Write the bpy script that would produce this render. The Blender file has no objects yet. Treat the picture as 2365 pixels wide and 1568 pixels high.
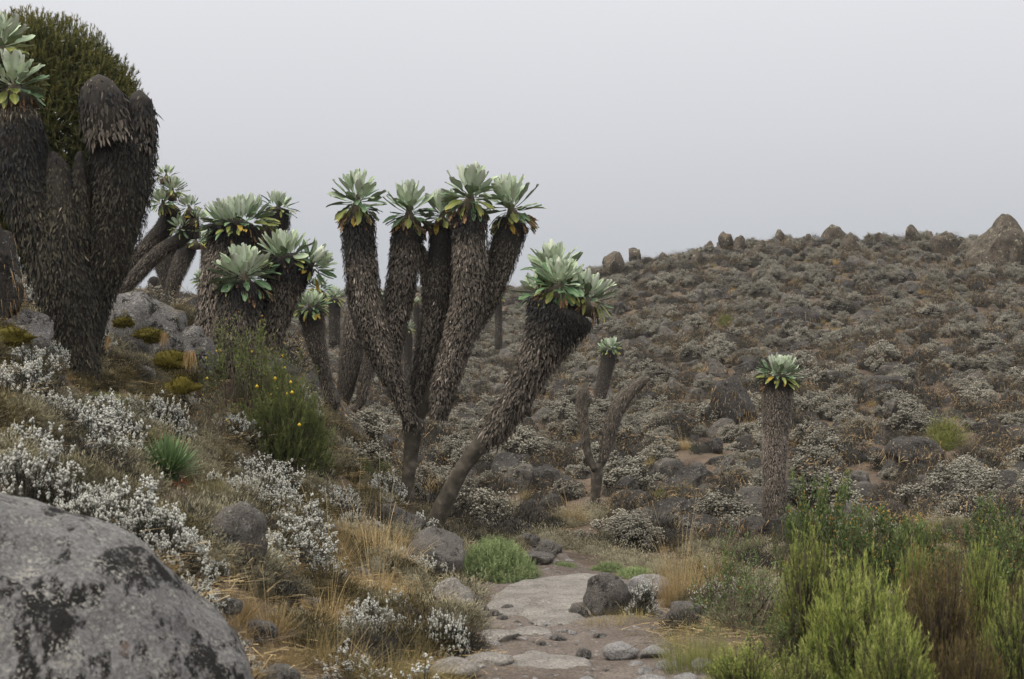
import bpy, math, random
import numpy as np
from mathutils import Vector, Matrix

random.seed(11)
rng = np.random.default_rng(11)
SC = bpy.context.scene
COL = SC.collection

# ------------------------------------------------------------------ camera
F = 3283.0                      # focal length in units of a 2364 px wide picture
CX, CY, HORIZON = 1182.0, 784.0, 757.0
PITCH = math.atan((CY - HORIZON) / F)
CAMZ = 1.6
cam = bpy.data.cameras.new("camera")
cam.sensor_width = 36.0
cam.lens = 50.0
cam.clip_start = 0.05
cam.clip_end = 2000.0
cam.dof.use_dof = True
cam.dof.focus_distance = 17.0
cam.dof.aperture_fstop = 8.0
camo = bpy.data.objects.new("camera", cam)
camo.location = (0, 0, CAMZ)
camo.rotation_euler = (math.pi / 2 - PITCH, 0, 0)
COL.objects.link(camo)
SC.camera = camo

# ------------------------------------------------------------------ world: high fog, overcast
world = bpy.data.worlds.new("World")
SC.world = world
world.use_nodes = True
nt = world.node_tree
nt.nodes.clear()
SUN_EL, SUN_AZ = math.radians(52), math.radians(-62)      # azimuth from +Y, clockwise
sky = nt.nodes.new("ShaderNodeTexSky")
sky.sky_type = 'NISHITA'
sky.sun_disc = False
sky.sun_elevation = SUN_EL
sky.sun_rotation = SUN_AZ
sky.altitude = 3800
sky.dust_density = 6.0
bg_sky = nt.nodes.new("ShaderNodeBackground")
bg_sky.inputs[1].default_value = 0.06
nt.links.new(sky.outputs[0], bg_sky.inputs[0])
tc = nt.nodes.new("ShaderNodeTexCoord")
sep = nt.nodes.new("ShaderNodeSeparateXYZ")
nt.links.new(tc.outputs['Generated'], sep.inputs[0])
wr = nt.nodes.new("ShaderNodeValToRGB")                   # overcast: brighter toward the zenith
e = wr.color_ramp.elements
e[0].position, e[0].color = 0.0, (0.37, 0.385, 0.41, 1)
e[1].position, e[1].color = 1.0, (1.72, 1.67, 1.6, 1)
for p, c in ((0.06, (0.418, 0.428, 0.45)), (0.14, (0.52, 0.522, 0.545)), (0.24, (0.61, 0.612, 0.634))):
    k = e.new(p)
    k.color = (*c, 1)
cl = nt.nodes.new("ShaderNodeTexNoise")
cl.inputs['Scale'].default_value = 1.6
cl.inputs['Detail'].default_value = 3
nt.links.new(tc.outputs['Generated'], cl.inputs['Vector'])
ma = nt.nodes.new("ShaderNodeMath")
ma.operation = 'MULTIPLY_ADD'
ma.inputs[1].default_value = 0.05
ma.inputs[2].default_value = -0.025
nt.links.new(cl.outputs[0], ma.inputs[0])
ad = nt.nodes.new("ShaderNodeMath")
ad.operation = 'ADD'
nt.links.new(sep.outputs['Z'], ad.inputs[0])
nt.links.new(ma.outputs[0], ad.inputs[1])
nt.links.new(ad.outputs[0], wr.inputs[0])
bg_cl = nt.nodes.new("ShaderNodeBackground")
bg_cl.inputs[1].default_value = 1.0
nt.links.new(wr.outputs[0], bg_cl.inputs[0])
mx = nt.nodes.new("ShaderNodeMixShader")
mx.inputs[0].default_value = 0.95
nt.links.new(bg_sky.outputs[0], mx.inputs[1])
nt.links.new(bg_cl.outputs[0], mx.inputs[2])
wo = nt.nodes.new("ShaderNodeOutputWorld")
nt.links.new(mx.outputs[0], wo.inputs[0])

sun = bpy.data.lights.new("sun", 'SUN')
sun.energy = 1.5
sun.angle = math.radians(22)
sun.color = (1.0, 0.925, 0.82)
suno = bpy.data.objects.new("sun", sun)
sd = Vector((math.sin(SUN_AZ) * math.cos(SUN_EL), math.cos(SUN_AZ) * math.cos(SUN_EL), math.sin(SUN_EL)))
sd = Vector((-0.62, -0.25, 0.74)).normalized()
sky.sun_elevation = math.asin(sd.z)
sky.sun_rotation = math.atan2(sd.x, sd.y)
suno.rotation_euler = sd.to_track_quat('Z', 'Y').to_euler()
COL.objects.link(suno)

SC.cycles.max_bounces = 5
SC.cycles.diffuse_bounces = 3
SC.cycles.glossy_bounces = 1
SC.cycles.transmission_bounces = 2
SC.cycles.caustics_reflective = False
SC.cycles.caustics_refractive = False
SC.view_settings.view_transform = 'Standard'
SC.view_settings.look = 'None'
SC.view_settings.exposure = 0.42
SC.view_settings.gamma = 1.0
SC.view_settings.use_curve_mapping = False

# ------------------------------------------------------------------ helpers: projection
_ca, _sa = math.cos(PITCH), math.sin(PITCH)


def at(px, py, d):
    X = (px - CX) / F * d
    U = (CY - py) / F * d
    return np.array([X, d * _ca + U * _sa, CAMZ - d * _sa + U * _ca])


def project(P):
    P = np.asarray(P, float)
    y, z = P[..., 1], P[..., 2] - CAMZ
    d = y * _ca - z * _sa
    U = y * _sa + z * _ca
    d = np.maximum(d, 1e-3)
    return CX + P[..., 0] / d * F, CY - U / d * F, d


# ------------------------------------------------------------------ helpers: noise
def _hash(ix, iy, iz, s):
    h = (ix * 374761393 + iy * 668265263 + iz * 2147483647 + s * 1274126177) & 0xFFFFFFFF
    h = ((h ^ (h >> 13)) * 1274126177) & 0xFFFFFFFF
    h = ((h ^ (h >> 16)) * 2246822519) & 0xFFFFFFFF
    return ((h ^ (h >> 15)) & 0xFFFFFF) / float(0xFFFFFF)


def vnoise(p, s=0):
    i = np.floor(p).astype(np.int64)
    f = p - i
    f = f * f * (3 - 2 * f)
    r = 0
    for dx in (0, 1):
        wx = f[:, 0] if dx else 1 - f[:, 0]
        for dy in (0, 1):
            wy = f[:, 1] if dy else 1 - f[:, 1]
            for dz in (0, 1):
                wz = f[:, 2] if dz else 1 - f[:, 2]
                r = r + wx * wy * wz * _hash(i[:, 0] + dx, i[:, 1] + dy, i[:, 2] + dz, s)
    return r * 2 - 1


def fbm(p, octv=4, s=0):
    a, r = 1.0, 0
    for k in range(octv):
        r = r + a * vnoise(p * (2.03 ** k) + 17.3 * k, s + k)
        a *= 0.5
    return r


# ------------------------------------------------------------------ terrain
_ctl = []           # (u px, depth, z)


def gp(px, py, d):
    P = at(px, py, d)
    _ctl.append((px, P[1], P[2]))


def gz(px, d, z):
    _ctl.append((px, d, z))


for a in ((1300, 1568, 6.5), (1300, 1420, 8.7), (1300, 1335, 11.5), (1250, 1265, 14.5), (1000, 1228, 20), (935, 1190, 21),
          (1375, 1168, 22), (1790, 1200, 22), (1600, 1250, 17), (2000, 1300, 12.5), (2250, 1240, 15), (1100, 1240, 17),
          (180, 885, 11), (60, 810, 10), (0, 770, 10), (330, 900, 12), (500, 875, 13.5), (600, 865, 14.5), (700, 990, 14),
          (780, 1050, 16), (650, 1120, 12), (400, 1105, 9.5), (150, 1080, 8), (100, 960, 9.5), (0, 1150, 6), (250, 1200, 6.5),
          (450, 1300, 6.3), (550, 1335, 7), (700, 1330, 8), (850, 1310, 9.7), (900, 1240, 12), (1010, 1345, 10.5), (800, 1500, 7),
          (600, 1500, 6.2), (900, 1568, 6.2), (650, 1568, 5.7), (1700, 1568, 6.3), (2000, 1400, 9.5), (2350, 1350, 10.5),
          (1600, 1400, 9.6), (1750, 1300, 12.5), (2300, 1568, 6.6), (400, 765, 25), (250, 745, 25), (0, 720, 25), (300, 720, 42),
          (0, 680, 50), (560, 760, 26), (650, 830, 26), (820, 1000, 21), (1500, 1310, 13)):
    gp(*a)
for px in (-700, 0, 1100, 2300, 3100):
    gz(px, 2.2, 0.1 if px > 300 else 0.35)
gz(0, 3.4, 0.62); gz(400, 4.0, 0.5); gz(-700, 6, 1.3); gz(-700, 10, 1.9); gz(-700, 25, 2.6); gz(3000, 7, 0.2); gz(3000, 11, 0.0)
gz(900, 4, 0.08); gz(1500, 4, 0.03); gz(2200, 4, 0.1)
CREST = ((-700, 610), (0, 660), (400, 690), (700, 694), (950, 690), (1140, 690), (1280, 668), (1400, 628), (1500, 612), (1600, 590),
         (1750, 570), (1900, 566), (2000, 560), (2150, 562), (2364, 572), (3000, 600))
_cx = [c[0] for c in CREST]
_cy = [c[1] for c in CREST]
for px in (720, 900, 1050, 1200, 1350, 1500, 1650, 1800, 1950, 2100, 2250, 2400, 3000):
    yc = np.interp(px, _cx, _cy) - 5
    for s in (0.0, 0.25, 0.5, 0.75, 1.0):
        gp(px, 1100 + (yc - 1100) * s, 26 * (80 / 26) ** s)
for px in (-700, 0, 300, 560):
    gp(px, np.interp(px, _cx, _cy), 80)

_C = np.array(_ctl, float)
_cu, _cv, _cz = (_C[:, 0] - CX) / 520.0, np.log(_C[:, 1]) * 2.2, _C[:, 2]


def _tk(r2):
    return np.where(r2 > 1e-12, 0.5 * r2 * np.log(np.maximum(r2, 1e-12)), 0.0)


_NC = len(_C)
_A = np.zeros((_NC + 3, _NC + 3))
_A[:_NC, :_NC] = _tk((_cu[:, None] - _cu) ** 2 + (_cv[:, None] - _cv) ** 2) + np.eye(_NC) * 0.03
_Pm = np.stack([np.ones(_NC), _cu, _cv], 1)
_A[:_NC, _NC:] = _Pm
_A[_NC:, :_NC] = _Pm.T
_W = np.linalg.solve(_A, np.concatenate([_cz, np.zeros(3)]))


def base_z(x, y):
    x, y = np.asarray(x, float), np.asarray(y, float)
    yy = np.clip(y, 2.2, 80.0)
    u = np.clip(x / np.clip(y, 2.2, 400) * F, -1900, 1900) / 520.0
    v = np.log(yy) * 2.2
    sh = u.shape
    u, v = u.ravel(), v.ravel()
    out = np.empty(u.shape)
    for i in range(0, len(u), 40000):
        a, b = u[i:i + 40000], v[i:i + 40000]
        out[i:i + 40000] = _tk((a[:, None] - _cu) ** 2 + (b[:, None] - _cv) ** 2) @ _W[:_NC] + _W[_NC] + _W[_NC + 1] * a + _W[_NC + 2] * b
    out = out.reshape(sh)
    far = np.maximum(y - 80, 0)
    return out - 0.0006 * np.minimum(far, 150) ** 2 - 0.09 * far


PATH_L = ((1060, 1700), (1090, 1568), (1085, 1490), (1075, 1430), (1065, 1380), (1130, 1345), (1190, 1318), (1215, 1295), (1195, 1268), (1160, 1252))
PATH_R = ((1760, 1700), (1640, 1568), (1560, 1500), (1555, 1445), (1585, 1400), (1520, 1362), (1400, 1325), (1330, 1300), (1275, 1268), (1210, 1250))
_poly = np.array(list(PATH_L) + list(PATH_R)[::-1], float)


def in_poly(px, py, poly):
    px, py = np.asarray(px, float), np.asarray(py, float)
    r = np.zeros(px.shape, bool)
    j = len(poly) - 1
    for i in range(len(poly)):
        xi, yi, xj, yj = *poly[i], *poly[j]
        c = ((yi > py) != (yj > py)) & (px < (xj - xi) * (py - yi) / (yj - yi + 1e-12) + xi)
        r ^= c
        j = i
    return r


def terrain(x, y):
    x, y = np.asarray(x, float), np.asarray(y, float)
    sh = x.shape
    z = base_z(x, y).ravel()
    p = np.stack([x.ravel(), y.ravel(), np.zeros(x.size)], 1)
    far = np.clip((y.ravel() - 14) / 20, 0, 1)
    z = z + (0.035 + 0.11 * far) * fbm(p * 0.8, 3, 3) + 0.016 * fbm(p * 4.1, 3, 9)
    return z.reshape(sh)


def tz(x, y):
    return float(terrain(np.array([x]), np.array([y]))[0])


_ds = 3.0 * (90 / 3.0) ** np.linspace(0, 1, 700)


def ground(px, py):
    """world point where the sight line through this picture point meets the terrain"""
    P = np.stack([at(px, py, d) for d in (_ds[0], _ds[-1])])
    t = (_ds - _ds[0]) / (_ds[-1] - _ds[0])
    L = P[0] + (P[1] - P[0]) * t[:, None]
    z = terrain(L[:, 0], L[:, 1])
    k = np.argmax(L[:, 2] < z)
    if L[k, 2] >= z[k]:
        k = len(_ds) - 1
    return np.array([L[k, 0], L[k, 1], z[k]])


def depth_of(P):
    return float(project(P)[2])


# ------------------------------------------------------------------ helpers: meshes
class MB:
    def __init__(self):
        self.v, self.t, self.q, self.tm, self.qm, self.ti, self.n = [], [], [], [], [], [], 0

    def add(self, V, Fc, tint=0.5, mat=0):
        V = np.asarray(V, float)
        Fc = np.asarray(Fc, np.int64)
        if len(V) == 0:
            return
        self.v.append(V)
        t = np.full(len(V), tint) if np.isscalar(tint) else np.asarray(tint, float)
        self.ti.append(t)
        (self.q if Fc.shape[1] == 4 else self.t).append(Fc + self.n)
        (self.qm if Fc.shape[1] == 4 else self.tm).append(np.full(len(Fc), mat))
        self.n += len(V)

    def mesh(self, name, mats, smooth=True):
        me = bpy.data.meshes.new(name)
        V = np.concatenate(self.v)
        T = np.concatenate(self.t) if self.t else np.zeros((0, 3), np.int64)
        Q = np.concatenate(self.q) if self.q else np.zeros((0, 4), np.int64)
        me.vertices.add(len(V))
        me.vertices.foreach_set('co', V.astype(np.float32).ravel())
        idx = np.concatenate([T.ravel(), Q.ravel()])
        me.loops.add(len(idx))
        me.loops.foreach_set('vertex_index', idx.astype(np.int32))
        nt_, nq = len(T), len(Q)
        me.polygons.add(nt_ + nq)
        st = np.concatenate([np.arange(nt_) * 3, nt_ * 3 + np.arange(nq) * 4])
        me.polygons.foreach_set('loop_start', st.astype(np.int32))
        mi = np.concatenate(self.tm + self.qm) if (self.tm or self.qm) else np.zeros(0)
        me.polygons.foreach_set('material_index', mi.astype(np.int32))
        me.polygons.foreach_set('use_smooth', np.full(nt_ + nq, smooth))
        a = me.attributes.new('tint', 'FLOAT', 'POINT')
        a.data.foreach_set('value', np.concatenate(self.ti).astype(np.float32))
        for m in mats:
            me.materials.append(m)
        me.update()
        me.validate()
        return me


def nrm(a):
    return a / np.maximum(np.linalg.norm(a, axis=-1, keepdims=True), 1e-9)


def ribbons(P, D, L, W, bend=0.0, seg=2, prof='taper', tint=0.5, tip=None, side=None, bdir=None):
    """N curved flat blades: start P, direction D, length L, width W, bend along bdir (default: down)"""
    P = np.asarray(P, float)
    N = len(P)
    D = nrm(np.broadcast_to(np.asarray(D, float), (N, 3)))
    L = np.broadcast_to(np.asarray(L, float), (N,))
    W = np.broadcast_to(np.asarray(W, float), (N,))
    bend = np.broadcast_to(np.asarray(bend, float), (N,))
    tint = np.broadcast_to(np.asarray(tint, float), (N,))
    tip = tint if tip is None else np.broadcast_to(np.asarray(tip, float), (N,))
    if side is None:
        side = np.cross(D, rng.normal(size=(N, 3)))
    side = nrm(side)
    if bdir is None:
        bdir = np.array([0, 0, -1.0])
    bdir = np.broadcast_to(bdir, (N, 3))
    s = np.linspace(0, 1, seg + 1)
    w = {'taper': 1 - 0.93 * s, 'leaf': np.array([0.35 + 0.65 * math.sin(math.pi * min(1, 0.15 + 0.8 * k)) for k in s]) * (1 - 0.9 * s ** 6),
         'strip': np.ones_like(s) - 0.3 * s, 'club': 0.35 + 0.65 * np.sin(np.pi * np.clip(0.1 + s * 0.85, 0, 1))}[prof]
    C = P[:, None] + D[:, None] * (L[:, None] * s)[..., None] + bdir[:, None] * ((bend * L)[:, None] * s ** 2)[..., None]
    off = side[:, None] * (W[:, None] * w * 0.5)[..., None]
    V = np.stack([C - off, C + off], 2).reshape(-1, 3)
    T = (tint[:, None] + (tip - tint)[:, None] * s)
    T = np.repeat(T[..., None], 2, 2).reshape(-1)
    b = (np.arange(N) * (seg + 1) * 2)[:, None] + (np.arange(seg) * 2)[None]
    b = b.ravel()
    Fq = np.stack([b, b + 1, b + 3, b + 2], 1)
    return V, Fq, T


_OV = np.array([[1, 0, 0], [-1, 0, 0], [0, 1, 0], [0, -1, 0], [0, 0, 1], [0, 0, -1]], float)
_OF = np.array([[0, 2, 4], [2, 1, 4], [1, 3, 4], [3, 0, 4], [2, 0, 5], [1, 2, 5], [3, 1, 5], [0, 3, 5]])


def blobs(C, R, tint=0.5):
    C = np.asarray(C, float)
    N = len(C)
    R = np.asarray(R, float)
    R = np.broadcast_to(R[:, None] if R.ndim == 1 else R, (N, 3))
    a = rng.uniform(0, 6.28, N)
    O = np.broadcast_to(_OV, (N, 6, 3)).copy()
    x, y = O[..., 0].copy(), O[..., 1].copy()
    O[..., 0] = x * np.cos(a)[:, None] - y * np.sin(a)[:, None]
    O[..., 1] = x * np.sin(a)[:, None] + y * np.cos(a)[:, None]
    V = (C[:, None] + O * R[:, None]).reshape(-1, 3)
    Fc = (_OF[None] + (np.arange(N) * 6)[:, None, None]).reshape(-1, 3)
    t = np.repeat(np.broadcast_to(np.asarray(tint, float), (N,)), 6)
    return V, Fc, t


def spline(pts, n):
    P = np.asarray(pts, float)
    if len(P) == 2:
        return P[0] + (P[1] - P[0]) * np.linspace(0, 1, n)[:, None]
    Q = np.vstack([2 * P[0] - P[1], P, 2 * P[-1] - P[-2]])
    out = []
    for t in np.linspace(0, len(P) - 1 - 1e-6, n):
        i = int(t)
        f = t - i
        a, b, c, d = Q[i], Q[i + 1], Q[i + 2], Q[i + 3]
        out.append(0.5 * (2 * b + (c - a) * f + (2 * a - 5 * b + 4 * c - d) * f * f + (3 * b - a - 3 * c + d) * f ** 3))
    return np.array(out)


def frames(C):
    T = nrm(np.gradient(C, axis=0))
    ref = np.array([0.3, 1.0, 0.1])
    A = nrm(np.cross(T, ref))
    B = np.cross(T, A)
    return T, A, B


def tube(C, R, sides=10, cap=True, rough=0.0, seed=0):
    """C centre line (n,3), R radii (n)"""
    n = len(C)
    T, A, B = frames(C)
    th = np.arange(sides) / sides * 2 * np.pi
    ring = A[:, None] * np.cos(th)[None, :, None] + B[:, None] * np.sin(th)[None, :, None]
    rr = R[:, None] * np.ones(sides)
    V = C[:, None] + ring * rr[..., None]
    if rough:
        nn = fbm((V.reshape(-1, 3)) * 4.0, 3, seed).reshape(n, sides)
        V = C[:, None] + ring * (rr * (1 + rough * nn))[..., None]
    V = V.reshape(-1, 3)
    i = np.arange(n - 1)[:, None] * sides
    j = np.arange(sides)[None]
    k = (j + 1) % sides
    Fq = np.stack([i + j, i + k, i + sides + k, i + sides + j], -1).reshape(-1, 4)
    tris = None
    if cap:
        V = np.vstack([V, C[0] - T[0] * R[0] * 0.2, C[-1] + T[-1] * R[-1] * 0.35])
        a, b = n * sides, n * sides + 1
        j = np.arange(sides)
        k = (j + 1) % sides
        tris = np.vstack([np.stack([k, j, np.full(sides, a)], 1), np.stack([(n - 1) * sides + j, (n - 1) * sides + k, np.full(sides, b)], 1)])
    return V, Fq, tris


def add_tube(mb, C, R, sides=8, tint=0.5, mat=0, rough=0.0, seed=0):
    V, Q, Tr = tube(np.asarray(C, float), np.asarray(R, float), sides, True, rough, seed)
    b = mb.n
    mb.add(V, Q, tint, mat)
    mb.t.append(Tr + b)
    mb.tm.append(np.full(len(Tr), mat))


_ico = {}


def ico(sub):
    if sub not in _ico:
        import bmesh
        bm = bmesh.new()
        bmesh.ops.create_icosphere(bm, subdivisions=sub, radius=1.0)
        _ico[sub] = (np.array([v.co[:] for v in bm.verts]), np.array([[v.index for v in f.verts] for f in bm.faces]))
        bm.free()
    return _ico[sub]


def rock_verts(seed, size, sub=3, cuts=7, rough=0.12, flat=0.8, cutr=(0.5, 0.9)):
    """angular weathered stone: planes cut a sphere, then noise"""
    r = np.random.default_rng(seed)
    V, Fc = ico(sub)
    V = V.copy()
    for k in range(cuts):
        n = nrm(r.normal(size=3) * np.array([1, 1, flat]))
        h = r.uniform(*cutr)
        dd = V @ n - h
        V = V - np.outer(np.maximum(dd, 0) * 0.97, n)
    V = V * (1 + rough * fbm(V * 1.7 + seed * 3.1, 3, seed)[:, None] + rough * 0.45 * fbm(V * 5 + seed, 4, seed + 5)[:, None] - rough * 0.5 * np.maximum(0, 0.35 - np.abs(fbm(V * 2.6 + seed, 3, seed + 9)))[:, None])
    return V * np.asarray(size), Fc


# ------------------------------------------------------------------ helpers: objects
def tag(o, label=None, cat=None, group=None, kind=None):
    if label: o['label'] = label
    if cat: o['category'] = cat
    if group: o['group'] = group
    if kind: o['kind'] = kind
    return o


def obj(name, me, parent=None, loc=(0, 0, 0), rotz=0.0, scale=1.0):
    o = bpy.data.objects.new(name, me)
    o.location = loc
    o.rotation_euler = (0, 0, rotz)
    o.scale = (scale,) * 3 if np.isscalar(scale) else scale
    COL.objects.link(o)
    if parent is not None:
        o.parent = parent
    return o


def empty(name, loc, label, cat, group=None):
    o = obj(name, None, None, loc)
    o.empty_display_size = 0.1
    return tag(o, label, cat, group)


# ------------------------------------------------------------------ materials
def _n(t, kind, **kw):
    n = t.nodes.new(kind)
    for k, v in kw.items():
        if k in n.inputs:
            n.inputs[k].default_value = v
        else:
            setattr(n, k, v)
    return n


def _ramp(t, stops, src):
    r = t.nodes.new("ShaderNodeValToRGB")
    el = r.color_ramp.elements
    el[0].position, el[0].color = stops[0][0], (*stops[0][1], 1)
    el[1].position, el[1].color = stops[-1][0], (*stops[-1][1], 1)
    for p, c in stops[1:-1]:
        k = el.new(p)
        k.color = (*c, 1)
    t.links.new(src, r.inputs[0])
    return r


def plant(name, stops, noise=0.25, nscale=6.0, rough=0.75, trans=0.0, vary=0.18, bump=0.0):
    """colour from the per-leaf tint attribute, broken up by noise; each plant a little lighter or darker"""
    m = bpy.data.materials.new(name)
    m.use_nodes = True
    t = m.node_tree
    b = t.nodes["Principled BSDF"]
    at_ = _n(t, "ShaderNodeAttribute", attribute_name='tint')
    co = _n(t, "ShaderNodeTexCoord")
    no = _n(t, "ShaderNodeTexNoise", Scale=nscale, Detail=3.0)
    t.links.new(co.outputs['Object'], no.inputs['Vector'])
    mm = _n(t, "ShaderNodeMath", operation='MULTIPLY_ADD')
    mm.inputs[1].default_value = noise * 2
    mm.inputs[2].default_value = -noise
    t.links.new(no.outputs[0], mm.inputs[0])
    aa = _n(t, "ShaderNodeMath", operation='ADD')
    t.links.new(mm.outputs[0], aa.inputs[0])
    t.links.new(at_.outputs['Fac'], aa.inputs[1])
    r = _ramp(t, stops, aa.outputs[0])
    oi = _n(t, "ShaderNodeObjectInfo")
    mr = _n(t, "ShaderNodeMapRange")
    mr.inputs[3].default_value = 1.2 * (1 - vary)
    mr.inputs[4].default_value = 1.2 * (1 + vary)
    t.links.new(oi.outputs['Random'], mr.inputs[0])
    hs = _n(t, "ShaderNodeHueSaturation")
    t.links.new(mr.outputs[0], hs.inputs['Value'])
    t.links.new(r.outputs[0], hs.inputs['Color'])
    t.links.new(hs.outputs[0], b.inputs['Base Color'])
    b.inputs['Roughness'].default_value = rough
    b.inputs['Specular IOR Level'].default_value = 0.25
    if trans > 0:
        tr = _n(t, "ShaderNodeBsdfTranslucent")
        t.links.new(hs.outputs[0], tr.inputs[0])
        mix = _n(t, "ShaderNodeMixShader")
        mix.inputs[0].default_value = trans
        t.links.new(b.outputs[0], mix.inputs[1])
        t.links.new(tr.outputs[0], mix.inputs[2])
        t.links.new(mix.outputs[0], t.nodes["Material Output"].inputs[0])
    return m


def stone(name, base, dark, pale, lich=None, scale=3.0, streak=0.0, lich_amt=0.62, dark_amt=0.5, moss=None, bump=0.5, spots=0.5):
    """weathered stone: mottled grey, dark crust, pale crustose lichen spots, optional warm lichen and moss"""
    m = bpy.data.materials.new(name)
    m.use_nodes = True
    t = m.node_tree
    b = t.nodes["Principled BSDF"]
    co = _n(t, "ShaderNodeTexCoord")
    mp = _n(t, "ShaderNodeMapping")
    mp.inputs['Scale'].default_value = (1, 1, 1)
    t.links.new(co.outputs['Object'], mp.inputs[0])
    n1 = _n(t, "ShaderNodeTexNoise", Scale=scale, Detail=8.0, Roughness=0.65)
    t.links.new(mp.outputs[0], n1.inputs['Vector'])
    r1 = _ramp(t, ((0.3, tuple(c * 0.62 for c in base)), (0.5, base), (0.72, tuple(min(1, c * 1.35) for c in base))), n1.outputs[0])
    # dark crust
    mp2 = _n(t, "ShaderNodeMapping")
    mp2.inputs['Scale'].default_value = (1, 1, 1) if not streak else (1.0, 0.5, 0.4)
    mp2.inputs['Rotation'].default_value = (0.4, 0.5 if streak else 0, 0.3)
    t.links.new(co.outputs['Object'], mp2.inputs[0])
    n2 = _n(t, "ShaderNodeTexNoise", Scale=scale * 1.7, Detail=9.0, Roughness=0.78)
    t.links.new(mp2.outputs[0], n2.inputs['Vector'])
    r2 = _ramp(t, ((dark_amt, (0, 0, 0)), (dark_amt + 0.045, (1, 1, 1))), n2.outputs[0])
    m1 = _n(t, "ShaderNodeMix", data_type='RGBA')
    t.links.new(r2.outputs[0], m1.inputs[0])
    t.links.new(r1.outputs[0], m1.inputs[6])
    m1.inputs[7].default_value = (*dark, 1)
    # pale lichen spots
    vo = _n(t, "ShaderNodeTexVoronoi", Scale=scale * 7)
    n3 = _n(t, "ShaderNodeTexNoise", Scale=scale * 9, Detail=3.0)
    t.links.new(co.outputs['Object'], n3.inputs['Vector'])
    wv = _n(t, "ShaderNodeMix", data_type='RGBA')
    wv.inputs[0].default_value = 0.12
    t.links.new(mp.outputs[0], wv.inputs[6])
    t.links.new(n3.outputs[1], wv.inputs[7])
    t.links.new(wv.outputs[2], vo.inputs['Vector'])
    n4 = _n(t, "ShaderNodeTexNoise", Scale=scale * 2.6, Detail=4.0)
    t.links.new(co.outputs['Object'], n4.inputs['Vector'])
    sp = _n(t, "ShaderNodeMath", operation='MULTIPLY_ADD')
    sp.inputs[1].default_value = 1.3
    sp.inputs[2].default_value = -0.68 + spots * 0.4
    t.links.new(n4.outputs[0], sp.inputs[0])
    lt = _n(t, "ShaderNodeMath", operation='LESS_THAN')
    t.links.new(vo.outputs[0], lt.inputs[0])
    t.links.new(sp.outputs[0], lt.inputs[1])
    m2 = _n(t, "ShaderNodeMix", data_type='RGBA')
    t.links.new(lt.outputs[0], m2.inputs[0])
    t.links.new(m1.outputs[2], m2.inputs[6])
    m2.inputs[7].default_value = (*pale, 1)
    last = m2.outputs[2]
    if lich:
        n5 = _n(t, "ShaderNodeTexNoise", Scale=scale * 1.1, Detail=7.0, Roughness=0.7)
        mp5 = _n(t, "ShaderNodeMapping")
        mp5.inputs['Location'].default_value = (7.3, 2.1, 4.4)
        t.links.new(co.outputs['Object'], mp5.inputs[0])
        t.links.new(mp5.outputs[0], n5.inputs['Vector'])
        r5 = _ramp(t, ((lich_amt, (0, 0, 0)), (lich_amt + 0.07, (1, 1, 1))), n5.outputs[0])
        m3 = _n(t, "ShaderNodeMix", data_type='RGBA')
        t.links.new(r5.outputs[0], m3.inputs[0])
        t.links.new(last, m3.inputs[6])
        m3.inputs[7].default_value = (*lich, 1)
        last = m3.outputs[2]
    ng = _n(t, "ShaderNodeTexNoise", Scale=scale * 16, Detail=6.0, Roughness=0.8)
    t.links.new(co.outputs['Object'], ng.inputs['Vector'])
    rg = _ramp(t, ((0.33, (0.4, 0.4, 0.4)), (0.5, (0.95, 0.95, 0.95)), (0.66, (1.45, 1.43, 1.4))), ng.outputs[0])
    mg = _n(t, "ShaderNodeMix", data_type='RGBA', blend_type='MULTIPLY')
    mg.inputs[0].default_value = 1.0
    t.links.new(last, mg.inputs[6])
    t.links.new(rg.outputs[0], mg.inputs[7])
    last = mg.outputs[2]
    t.links.new(last, b.inputs['Base Color'])
    b.inputs['Roughness'].default_value = 0.88
    b.inputs['Specular IOR Level'].default_value = 0.25
    nb = _n(t, "ShaderNodeTexNoise", Scale=scale * 8, Detail=8.0, Roughness=0.7)
    t.links.new(co.outputs['Object'], nb.inputs['Vector'])
    bp = _n(t, "ShaderNodeBump", Strength=min(1.0, bump * 1.2), Distance=0.06)
    t.links.new(nb.outputs[0], bp.inputs['Height'])
    t.links.new(bp.outputs[0], b.inputs['Normal'])
    return m


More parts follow.
